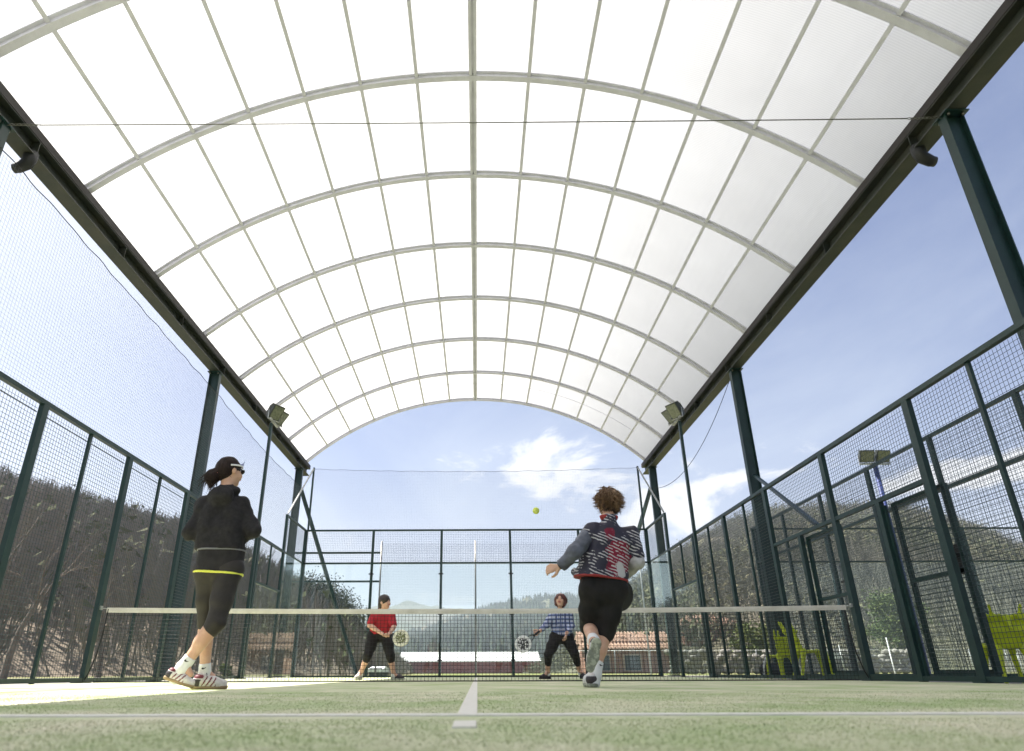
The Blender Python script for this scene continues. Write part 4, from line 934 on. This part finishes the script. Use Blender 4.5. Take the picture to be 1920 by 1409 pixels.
tag(p1, 'woman in a black hoodie and cropped leggings seen from behind, left of the net', 'person', 'players')
A = lambda n: np.asarray(J[n], float); pel = (A('hipL')+A('hipR'))/2; zh = at(409, 1033, Y1)[2]; zs = at(409, 1077, Y1)[2]
T = SDF(); lat = nrm(A('shR')-A('shL'))
for q in (-.062, .062): T.cap(pel+lat*q+(0, 0, .05), (A('shL')+A('shR'))/2*.8+pel*.2+lat*q*1.25, .112, .118, .06)
T.cap(A('shL')-(0, 0, .015), A('shR')-(0, 0, .015), .066, .066, .05).cap((A('shL')+A('shR'))/2, A('neck')+(0, 0, .0), .085, .066, .05)
for q in 'LR': T.chain([A('sh'+q), A('el'+q), A('wr'+q)], [.063, .057, .045], .03)
bk = -nrm(J['fwd']); nb = A('neck')
T.ell(nb+bk*.055-(0, 0, .055), (.105, .055, .075), frame(J['fwd']), .03).cap(nb+lat*.075+(0, 0, .0), nb-lat*.075+(0, 0, .0), .034, .034, .03)      # hood lying on the back
T.wob(.014, 8, 5).wob(.008, 20, 6).cut((0, 0, zh), (0, 0, -1)); T.build('hoodie', 'black_knit', p1, .0085)
G = SDF()
for q in (-.064, .064): G.cap(pel+lat*q-(0, 0, .16), pel+lat*q+(0, 0, .15), .121, .110, .06)
G.wob(.006, 10, 8); import copy
Tr = copy.deepcopy(G); G.cut((0, 0, zs), (0, 0, -1)).cut((0, 0, zh+.03), (0, 0, 1)).build('skirt', 'black_skirt', p1, .008)
T2 = copy.deepcopy(Tr); T2.p = [(a, b_, c_, d+.004, e+.004, f) for a, b_, c_, d, e, f in T2.p]; nrm_s = nrm((.05, 0, 1))
T2.cut((pel[0], pel[1], zs-.004), -nrm_s).cut((pel[0], pel[1], zs+.012), nrm_s).build('skirt_trim', 'yellow_trim', p1, .005)
T3 = copy.deepcopy(Tr); T3.p = [(a, b_, c_, d+.007, e+.007, f) for a, b_, c_, d, e, f in T3.p]
T3.cut((0, 0, zh-.008), (0, 0, -1)).cut((0, 0, zh+.004), (0, 0, 1)).build('hoodie_hem', 'grey_trim', p1, .005)
G = SDF().cap(A('hipL'), A('hipR'), .104, .104, .05)
for q, dn in (('L', .96), ('R', .99)):
    kn, an = A('kn'+q), A('an'+q); d = nrm(an-kn); e = kn+d*.055; G.chain([A('hip'+q), A('hip'+q)*.4+kn*.6, kn, e], [.102, .080, .064, .060], .03)
G.wob(.004, 18, 4); G.build('leggings', 'legging', p1, .0075)
for q, f_, hp, tp_ in (('L', 'B', at(369, 1291, Y1+.11), at(415, 1290, Y1+.20)), ('R', 'A', at(307, 1273, Y1-.14), at(361, 1294, Y1-.08))):
    if q == 'L': hp[2] = tp_[2] = .002
    else: tp_[2] = .012; 
    d = nrm(A('kn'+q)-A('an'+q)); sock(p1, A('an'+q)-d*.02, d, .045, .043, .088, mark=(.15, -1, 0))
    shoe(p1, hp, tp_, d, 'shoe_white', 'shoe_dark', 'sole_gum', float(np.linalg.norm(tp_-hp))*1.06 if q == 'R' else .262, 'shoe_maroon')
r_, f_, u_ = Hm
Hh = SDF().ell(hc+u_*.030-f_*.016, (.086, .100, .094), Hm, .02).ell(hc-f_*.055-u_*.01, (.074, .058, .075), Hm, .03)
bun = at(397, 895, Y1-.06); Hh.cap(hc-f_*.08+u_*.0, bun+(0, 0, .015), .035, .04, .02).ell(bun, (.058, .058, .066), None, .02).cap(bun-(0, 0, .01), bun+(.005, 0, -.075), .040, .016, .02)
Hh.carve(hc+f_*.115-u_*.05, (.075, .085, .098), Hm, .01).carve(hc+r_*.075+f_*.04-u_*.055, (.03, .05, .055), Hm, .01).wob(.004, 34, 2)
hair = Hh.build('hair', 'hair_dark', p1, .006)
strands(lambda g: (bun+g.normal(size=3)*(.028, .028, .03), nrm(g.normal(size=3)+(-.3, 0, -.6))), .10, lambda p, d, k, g: d+np.array((0, 0, -.35))+g.normal(size=3)*.25, .0035, 90, 3, 'loose_hair', 'hair_dark', hair)
SDF().cap(bun+(.045, -.02, .03), bun+(.050, .02, .0), .012).build('hair_tie', 'lips', hair, .004)
vz = MB(); n = 36; ringp = []
for i in range(n):
    a = 2*math.pi*i/n; tl_ = .030*math.cos(a)
    base_ = hc+u_*(.030+tl_*.5)-f_*.010; e = r_*math.sin(a)*.092+f_*math.cos(a)*.108
    for dz in (-.0065, .0065): ringp.append(base_+e+u_*dz)
vz.add(ringp, [(2*i, 2*((i+1) % n), 2*((i+1) % n)+1, 2*i+1) for i in range(n) if not (10 < i < 26)], True); vis = vz.build('visor_band', 'white_band', p1)
md = vis.modifiers.new('t', 'SOLIDIFY'); md.thickness = .005
pk = MB(); vs = []
for i in range(11):
    a = -.55+1.1*i/10; e = r_*math.sin(a)*.088+f_*math.cos(a)*.100; vs += [hc+u_*.055+e, hc+u_*(.055+.042)+e*1.0+f_*.012*math.cos(a)]
pk.add(vs, [(2*i, 2*i+2, 2*i+3, 2*i+1) for i in range(10)], True); pko = pk.build('visor_peak', 'visor_blue', p1); md = pko.modifiers.new('t', 'SOLIDIFY'); md.thickness = .003
for q in (-1, 1):
    gl_ = SDF().ell(hc+r_*q*.036+f_*.092+u_*.006, (.030, .012, .020), Hm).build('sunglass_lens', 'lens_dark', p1, .004)
    SDF().cap(hc+r_*q*.066+f_*.085+u_*.010, hc+r_*q*.084-f_*.005+u_*.008, .004).build('temple_arm', 'lens_dark', gl_, .003)
face(p1, Hm, hc, k)

# --- player in a printed jacket running away from us, right of the centre
Y2 = -3.4
J = dict(fwd=(.1, .98, 0), head=at(1138, 941, Y2+.08), head_fwd=(-.25, .95, .10), neck=at(1142, 975, Y2), shL=at(1110, 996, Y2-.04), shR=at(1178, 1004, Y2+.06), elL=at(1079, 1035, Y2-.12), wrL=at(1051, 1062, Y2-.02),
         elR=at(1195, 1054, Y2+.02), wrR=at(1172, 1078, Y2+.24), hipL=at(1113, 1106, Y2-.02), hipR=at(1148, 1106, Y2), knL=at(1106, 1178, Y2+.14), anL=at(1113, 1203, Y2-.22), knR=at(1132, 1186, Y2+.06), anR=at(1117, 1262, Y2-.02),
         footL=(-.15, -.05, -1), upL=(0, 1, 0), footR=(-.05, 1, 0), calfL=(0, -.2, .9), calfR=(.2, -1, 0), handL=((-.85, .2, -.15), (-.1, .9, -.3), 1, .45), handR=((-.3, .8, -.4), (-.9, -.2, 0), -1, .9))
S, Hm, hc, k = body(J, 1.0); p2 = S.build('person', 'skin', None, .0075)
tag(p2, 'player in a navy white and crimson printed jacket and black shorts, running on one foot', 'person', 'players')
pel = (A('hipL')+A('hipR'))/2; lat = nrm(A('shR')-A('shL')); zh = at(1125, 1086, Y2)[2]
def torso2(g):
    T = SDF()
    for q in (-.072, .072): T.cap(pel+lat*(q-.02)+(0, 0, -.02), (A('shL')+A('shR'))/2*.8+pel*.2+lat*q*1.1, .150+g, .124+g, .07)
    T.cap(A('shL')-(0, 0, .01), A('shR')-(0, 0, .01), .078+g, .078+g, .05).cap((A('shL')+A('shR'))/2, A('neck')+(0, 0, .005), .085+g, .062+g, .05)
    return T
T = torso2(0)
for q, e_ in (('L', .2), ('R', .75)): T.cap(A('sh'+q), A('sh'+q)*(1-e_)+A('el'+q)*e_, .078, .070, .03)
fl_ = at(1079, 1074, Y2+.10); T.cap(pel+lat*-.10+(0, 0, .06), fl_, .09, .045, .05)
hn = nrm((.10, 0, 1)); T.wob(.020, 7, 15).wob(.009, 18, 16).cut((pel[0], pel[1], zh), -hn); jk = T.build('jacket', 'jacket_print', p2, .0085)
for q, mt in (('L', 'sleeve_slate'), ('R', 'sleeve_pale')):
    d = nrm(A('wr'+q)-A('el'+q)); e = A('wr'+q)-d*.005; T = SDF().chain([A('sh'+q)*.80+A('el'+q)*.20 if q == 'L' else A('sh'+q)*.3+A('el'+q)*.7, A('el'+q), e], [.070 if q == 'L' else .062, .058, .048], .03).wob(.010, 14, 18).wob(.007, 34, 19)
    T.cut(e, d).build('sleeve', mt, jk, .0085); SDF().cap(e-d*.035, e+d*.012, .042, .038).cut(e+d*.008, d).build('cuff', 'black_shorts', jk, .006)
for z0, z1, g, nm in ((-.008, .008, .006, 'jacket_hem'),):
    T = torso2(g); T.cap(pel+lat*-.10+(0, 0, .06), fl_, .096, .051, .05); c0 = np.array((pel[0], pel[1], zh)); T.wob(.020, 7, 15).cut(c0+hn*z0, -hn).cut(c0+hn*z1, hn).build(nm, 'red_trim', jk, .006)
SDF().cap(A('neck')+lat*.042+(0, 0, .03), A('neck')-lat*.042+(0, 0, .03), .042).cap(A('neck')+lat*.03+(0, .05, .03), A('neck')-lat*.03+(0, .05, .03), .04).cut(A('neck')+(0, 0, .036), (0, 0, 1)).build('collar', 'red_trim', jk, .007)
G = SDF().cap(A('hipL')+(0, 0, .03), A('hipR')+(0, 0, .03), .108, .108, .05); kl, kr = A('knL'), A('knR')
for q in (-.055, .055): G.cap(pel+lat*q-(0, 0, .03), pel+lat*q+(0, 0, .12), .116, .108, .05)
G.chain([A('hipL'), A('hipL')*.45+kl*.55, kl+(0, 0, .015)], [.104, .094, .088], .05).chain([A('hipR'), A('hipR')*.45+kr*.55, kr+(0, 0, .0)], [.106, .096, .092], .05)
zl = at(1105, 1176, Y2+.1)[2]; G.wob(.016, 7, 21).wob(.006, 20, 22).cut((0, 0, zl-.012), nrm((-.10, 0, -1))).build('shorts', 'black_shorts', p2, .0085)
d = nrm(A('knR')-A('anR')); sock(p2, A('anR')-d*.01, d, .046, .044, .10, mark=(.5, -1, 0)); hp = at(1114, 1290, Y2-.09); hp[2] = .002; tp_ = hp+np.array((-.02, .275, 0))
shoe(p2, hp, tp_, (0, 0, 1), 'shoe_grey', 'shoe_dark', 'sole_grey', .285, 'shoe_white')
d = nrm(A('knL')-A('anL')); sock(p2, A('anL')+d*.02, d, .044, .042, .075, low=.0); hp = at(1121, 1197, Y2-.345); tp_ = at(1104, 1262, Y2-.30)
shoe(p2, hp, tp_, (.10, 1, .2), 'shoe_grey', 'shoe_dark', 'sole_grey', float(np.linalg.norm(tp_-hp)), 'shoe_white')
r_, f_, u_ = Hm
Hh = SDF().ell(hc+u_*.034-f_*.012, (.093, .104, .092), Hm, .02).ell(hc-f_*.045-u_*.03, (.082, .062, .075), Hm, .03).carve(hc+f_*.125-u_*.06, (.085, .09, .105), Hm, .01).wob(.009, 20, 5).wob(.005, 44, 6)
hair = Hh.build('hair', 'hair_brown', p2, .006)
def hroot(g):
    v = nrm(g.normal(size=3)*(1, 1, .9)+(0, 0, .25)); q = r_*v[0]*.088+f_*v[1]*.100+u_*v[2]*.092
    if v[1] > .5 and v[2] < .2: q = r_*v[0]*.088-f_*.08+u_*v[2]*.09
    return hc+u_*.028-f_*.012+q*.97, nrm(q)
strands(hroot, .085, lambda p, d, k, g: d*.55+np.array((0, 0, -.50 if k < 3 else .05))+r_*(.10 if k < 3 else .65)*np.sign((p-hc)@r_)-f_*.15+g.normal(size=3)*.16, .0042, 700, 9, 'hair_locks', 'hair_brown', hair)
strands(lambda g: (hc-f_*.075-u_*(.02+.05*g.rand())+r_*(g.rand()*.14-.07), nrm(-f_+g.normal(size=3)*.3)), .075, lambda p, d, k, g: d*.5+np.array((0, 0, -.5))+g.normal(size=3)*.25, .0045, 140, 11, 'nape_locks', 'hair_brown_dark', hair)
face(p2, Hm, hc, k)
racket('racket', 'black racket held against the right hip of the player in the printed jacket', at(1168, 1074, Y2+.27), at(1163, 1116, Y2+.30), (.5, -1, .1), 'racket_dark')

# --- far player in red, ready stance
Y3 = 3.0
J = dict(fwd=(.75, -.65, 0), head=at(721, 1129, Y3-.12), head_fwd=(.90, -.42, .05), neck=at(714, 1147, Y3-.05), shL=at(703, 1155, Y3-.05), shR=at(733, 1155, Y3), elL=at(693, 1173, Y3-.15), wrL=at(720, 1191, Y3-.30),
         elR=at(738, 1176, Y3-.15), wrR=at(730, 1190, Y3-.32), hipL=at(701, 1192, Y3+.06), hipR=at(723, 1192, Y3+.08), knL=at(690, 1229, Y3-.10), anL=at(676, 1263, Y3+.02), knR=at(732, 1230, Y3-.08), anR=at(738, 1264, Y3+.04),
         footL=(-.1, -1, 0), footR=(.95, -.3, 0), calfL=(0, 1, 0), calfR=(-.3, 1, 0), handL=((.8, -.3, -.15), (.1, .3, .9), -1, 1.0), handR=((-.2, -.7, -.3), (-.2, .2, .9), 1, 1.0))
S, Hm, hc, k = body(J, 1.0, .098); p3 = S.build('person', 'skin_far', None, .009)
tag(p3, 'far player in a red shirt and black leggings crouching with both hands on a racket', 'person', 'players')
pel = (A('hipL')+A('hipR'))/2; lat = nrm(A('shR')-A('shL')); zh = at(712, 1189, Y3)[2]
T = SDF()
for q in (-.06, .06): T.cap(pel+lat*q, (A('shL')+A('shR'))/2*.8+pel*.2+lat*q*1.2, .122, .112, .06)
T.cap(A('shL'), A('shR'), .074, .074, .05).cap((A('shL')+A('shR'))/2, A('neck')+(0, 0, .015), .08, .06, .05)
for q in 'LR': T.cap(A('sh'+q), A('sh'+q)*.25+A('el'+q)*.75, .078, .070, .03)
T.wob(.010, 9, 3).wob(.004, 24, 4).cut((pel[0], pel[1], zh), (.1, 0, -1)); T.build('shirt', 'red_shirt', p3, .009)
G = SDF().cap(A('hipL'), A('hipR'), .115, .115, .05)
for q in 'LR': kn, an = A('kn'+q), A('an'+q); G.chain([A('hip'+q), A('hip'+q)*.45+kn*.55, kn, kn*.78+an*.22], [.112, .092, .070, .064], .04)
G.wob(.005, 12, 5).build('leggings', 'black_shorts', p3, .009)
for q, hp, dr, um in (('L', at(677, 1274, Y3+.08), (-.22, -1, 0), 'shoe_white'), ('R', at(733, 1274, Y3+.08), (.95, -.30, 0), 'shoe_dark')):
    hp[2] = .002; shoe(p3, hp, hp+nrm(dr)*.255, (0, 0, 1), um, 'shoe_dark', 'sole_grey', .26); d = nrm(A('kn'+q)-A('an'+q)); sock(p3, A('an'+q)-d*.03, d, .044, .041, .05)
r_, f_, u_ = Hm
hair = SDF().ell(hc+u_*.030-f_*.006, (.094, .110, .100), Hm, .02).ell(hc-f_*.065-u_*.045, (.070, .058, .075), Hm, .03).carve(hc+f_*.125-u_*.052, (.075, .070, .092), Hm, .01).wob(.004, 30, 2).build('hair', 'hair_black', p3, .008)
face(p3, Hm, hc, k)
racket('racket', 'round cream racket with dark speckles held by the far player in red', at(727, 1191, Y3-.36), at(752, 1197, Y3-.42), (-.1, -1, .1), 'racket_cream', None, .135)

# --- far player in a blue checked jersey, stepping to the right
Y4 = 3.4
J = dict(fwd=(-.1, -1, 0), head=at(1051, 1126, Y4-.06), head_fwd=(-.30, -.92, .22), neck=at(1051, 1145, Y4), shL=at(1038, 1151, Y4), shR=at(1066, 1151, Y4), elL=at(1025, 1171, Y4-.06), wrL=at(1012, 1184, Y4-.22),
         elR=at(1071, 1174, Y4-.04), wrR=at(1062, 1188, Y4-.26), hipL=at(1043, 1195, Y4+.02), hipR=at(1063, 1195, Y4+.04), knL=at(1028, 1228, Y4-.16), anL=at(1027, 1261, Y4), knR=at(1077, 1226, Y4-.05), anR=at(1087, 1258, Y4+.20),
         footL=(-.7, -.7, 0), footR=(.3, -1, 0), calfL=(0, 1, 0), calfR=(0, 1, 0), handL=((-.75, -.3, -.45), (-.2, .9, .3), -1, 1.0), handR=((-.25, -.5, -.8), (-.8, .3, 0), 1, .4))
S, Hm, hc, k = body(J, 1.02, .100); p4 = S.build('person', 'skin_far', None, .009)
tag(p4, 'far player with auburn hair in a blue checked jersey and black leggings', 'person', 'players')
pel = (A('hipL')+A('hipR'))/2; lat = nrm(A('shR')-A('shL')); zh = at(1052, 1192, Y4)[2]
T = SDF()
for q in (-.062, .062): T.cap(pel+lat*q, (A('shL')+A('shR'))/2*.8+pel*.2+lat*q*1.15, .128, .116, .06)
T.cap(A('shL'), A('shR'), .074, .074, .05).cap((A('shL')+A('shR'))/2, A('neck')+(0, 0, .01), .08, .06, .05)
for q in 'LR': T.chain([A('sh'+q), A('el'+q), A('el'+q)*.30+A('wr'+q)*.70], [.074, .058, .050], .03)
T.wob(.010, 9, 7).wob(.004, 24, 8).cut((pel[0], pel[1], zh), (-.05, 0, -1)); jb = T.build('jersey', 'check_shirt', p4, .009)
G = SDF().cap(A('hipL'), A('hipR'), .118, .118, .05)
for q, e in (('L', .45), ('R', .55)): kn, an = A('kn'+q), A('an'+q); G.chain([A('hip'+q), A('hip'+q)*.45+kn*.55, kn, kn*(1-e)+an*e], [.115, .094, .074, .064], .04)
G.wob(.005, 12, 9).build('leggings', 'black_shorts', p4, .009)
for q, hp, dr in (('L', at(1032, 1272, Y4+.06), (-.75, -.55, 0)), ('R', at(1089, 1270, Y4+.28), (.35, -1, 0))):
    hp[2] = .002; shoe(p4, hp, hp+nrm(dr)*.255, (0, 0, 1), 'shoe_dark', 'shoe_dark', 'rubber', .26); d = nrm(A('kn'+q)-A('an'+q)); sock(p4, A('an'+q)-d*.03, d, .042, .040, .03)
r_, f_, u_ = Hm
Hh = SDF().ell(hc+u_*.032-f_*.016, (.100, .112, .098), Hm, .02).ell(hc-f_*.040-u_*.045, (.100, .078, .090), Hm, .03)
for q in (-1, 1): Hh.cap(hc+r_*q*.085+u_*.03, hc+r_*q*.082-u_*.075, .028, .022, .02)
hair = Hh.carve(hc+f_*.125-u_*.035, (.066, .085, .088), Hm, .01).wob(.008, 26, 4).build('hair', 'hair_auburn', p4, .008)
strands(lambda g: (lambda v: (hc+u_*.028-f_*.015+r_*v[0]*.097+f_*v[1]*.105+u_*v[2]*.095, v[0]*r_+v[1]*f_+v[2]*u_))(nrm(g.normal(size=3)*(1, .7, .6)+(0, -.5, .4))), .08, lambda p, d, k, g: d*.4+np.array((0, 0, -.5))+g.normal(size=3)*.2, .005, 160, 3, 'hair_locks', 'hair_auburn', hair)
face(p4, Hm, hc, k)
racket('racket', 'round white racket with a black print held by the player in the checked jersey', at(1006, 1188, Y4-.28), at(981, 1208, Y4-.34), (.1, -1, .1), 'racket_white', None, .140)

# ball
bp_ = at(1005, 958, -2.5); ball = SDF().ell((0, 0, 0), (.034, .034, .034)).build('ball', 'ball_felt', None, .003); ball.location = bp_; tag(ball, 'yellow-green ball in the air left of the running player', 'ball')
b = MB(); b.tube([(.0335*math.cos(t_)*math.sqrt(1-.2*math.cos(2*t_)**2), .0335*math.sin(t_)*math.sqrt(1-.2*math.cos(2*t_)**2), .0335*math.sqrt(.2)*math.cos(2*t_)) for t_ in np.linspace(0, 2*math.pi, 49)], .0012, 4, False); b.build('seam', 'ball_seam', ball)

# lime plastic chairs outside the right fence
def lime_chair(pos, rz, sc, label):
    root = empty('chair', pos, rz); root.scale = (sc, sc, sc); tag(root, label, 'chair', 'lime chairs outside the fence')
    S = SDF()
    for x in (-.16, -.08, 0, .08, .16): S.cap((x, -.18, .44), (x*.9, .18, .43), .026, .026, .06)
    S.build('seat', 'chair_lime', root, .014)
    S = SDF()
    for x in (-.20, -.13, -.065, 0, .065, .13, .20): S.chain([(x*.62, .18, .44), (x*.85, .25, .62), (x*1.15, .31, .78), (x*1.32, .36, .93 if abs(x) > .15 else .92 if abs(x) > .1 else .80 if abs(x) > .03 else .64)], [.030, .022, .020, .018], .055)
    S.build('backrest', 'chair_lime', root, .014)
    for x in (-1, 1):
        SDF().chain([(x*.15, -.16, .44), (x*.17, -.20, .25), (x*.20, -.23, 0.0)], [.045, .028, .024], .02).build('leg', 'chair_lime', root, .014)
        SDF().chain([(x*.13, .17, .44), (x*.16, .22, .25), (x*.20, .29, 0.0)], [.050, .030, .024], .02).build('leg', 'chair_lime', root, .014)
p_ = atx(1466, 1258, 5.42); lime_chair((p_[0], p_[1], 0), R(190), .84, 'lime plastic chair nearest the end wall, left one of the pair by the fence')
p_ = atx(1527, 1258, 5.50); lime_chair((p_[0], p_[1], 0), R(85), .95, 'lime plastic chair right of its twin, just left of the right net post')
p_ = atx(1893, 1252, 5.55); lime_chair((p_[0], p_[1], 0), R(165), .80, 'lime plastic chair cut off by the right edge, outside the fence')
# sports bag lying by the chairs
p_ = atx(1447, 1258, 5.45); bag = empty('sports_bag', (p_[0], p_[1], 0), R(35)); tag(bag, 'black sports bag with a white edge lying left of the lime chairs', 'bag')
S = SDF().cap((-.16, 0, .13), (.16, 0, .13), .13, .13, .04).wob(.015, 9, 3).cut((0, 0, 0), (0, 0, -1)); S.build('bag_body', 'bag_black', bag, .012)
b = MB(); b.tube([(-.30, -.02, .02), (-.27, -.03, .2), (-.20, -.04, .33), (-.1, -.04, .38)], .02, 6); b.build('piping', 'white_band', bag)
b = MB(); b.tube([(-.12, -.06, .24), (-.08, -.07, .36), (.08, -.07, .36), (.12, -.06, .24)], .013, 6); b.build('handle', 'bag_black', bag)

# air: thin haze over the valley
hz = MB().box((0, 0, 82), (12400, 12400, 168)).build('haze', None); hz.data.materials.clear()
t, o, n_, l_ = nodes_mat('haze'); pv = n_('ShaderNodeVolumePrincipled'); pv.inputs['Color'].default_value = (.86, .92, 1, 1); pv.inputs['Density'].default_value = .00045; pv.inputs['Anisotropy'].default_value = .3
l_.new(pv.outputs[0], o.inputs['Volume']); hz.data.materials.append(MATS['haze']); tag(hz, 'thin pale haze in the valley air', 'haze', kind='stuff')
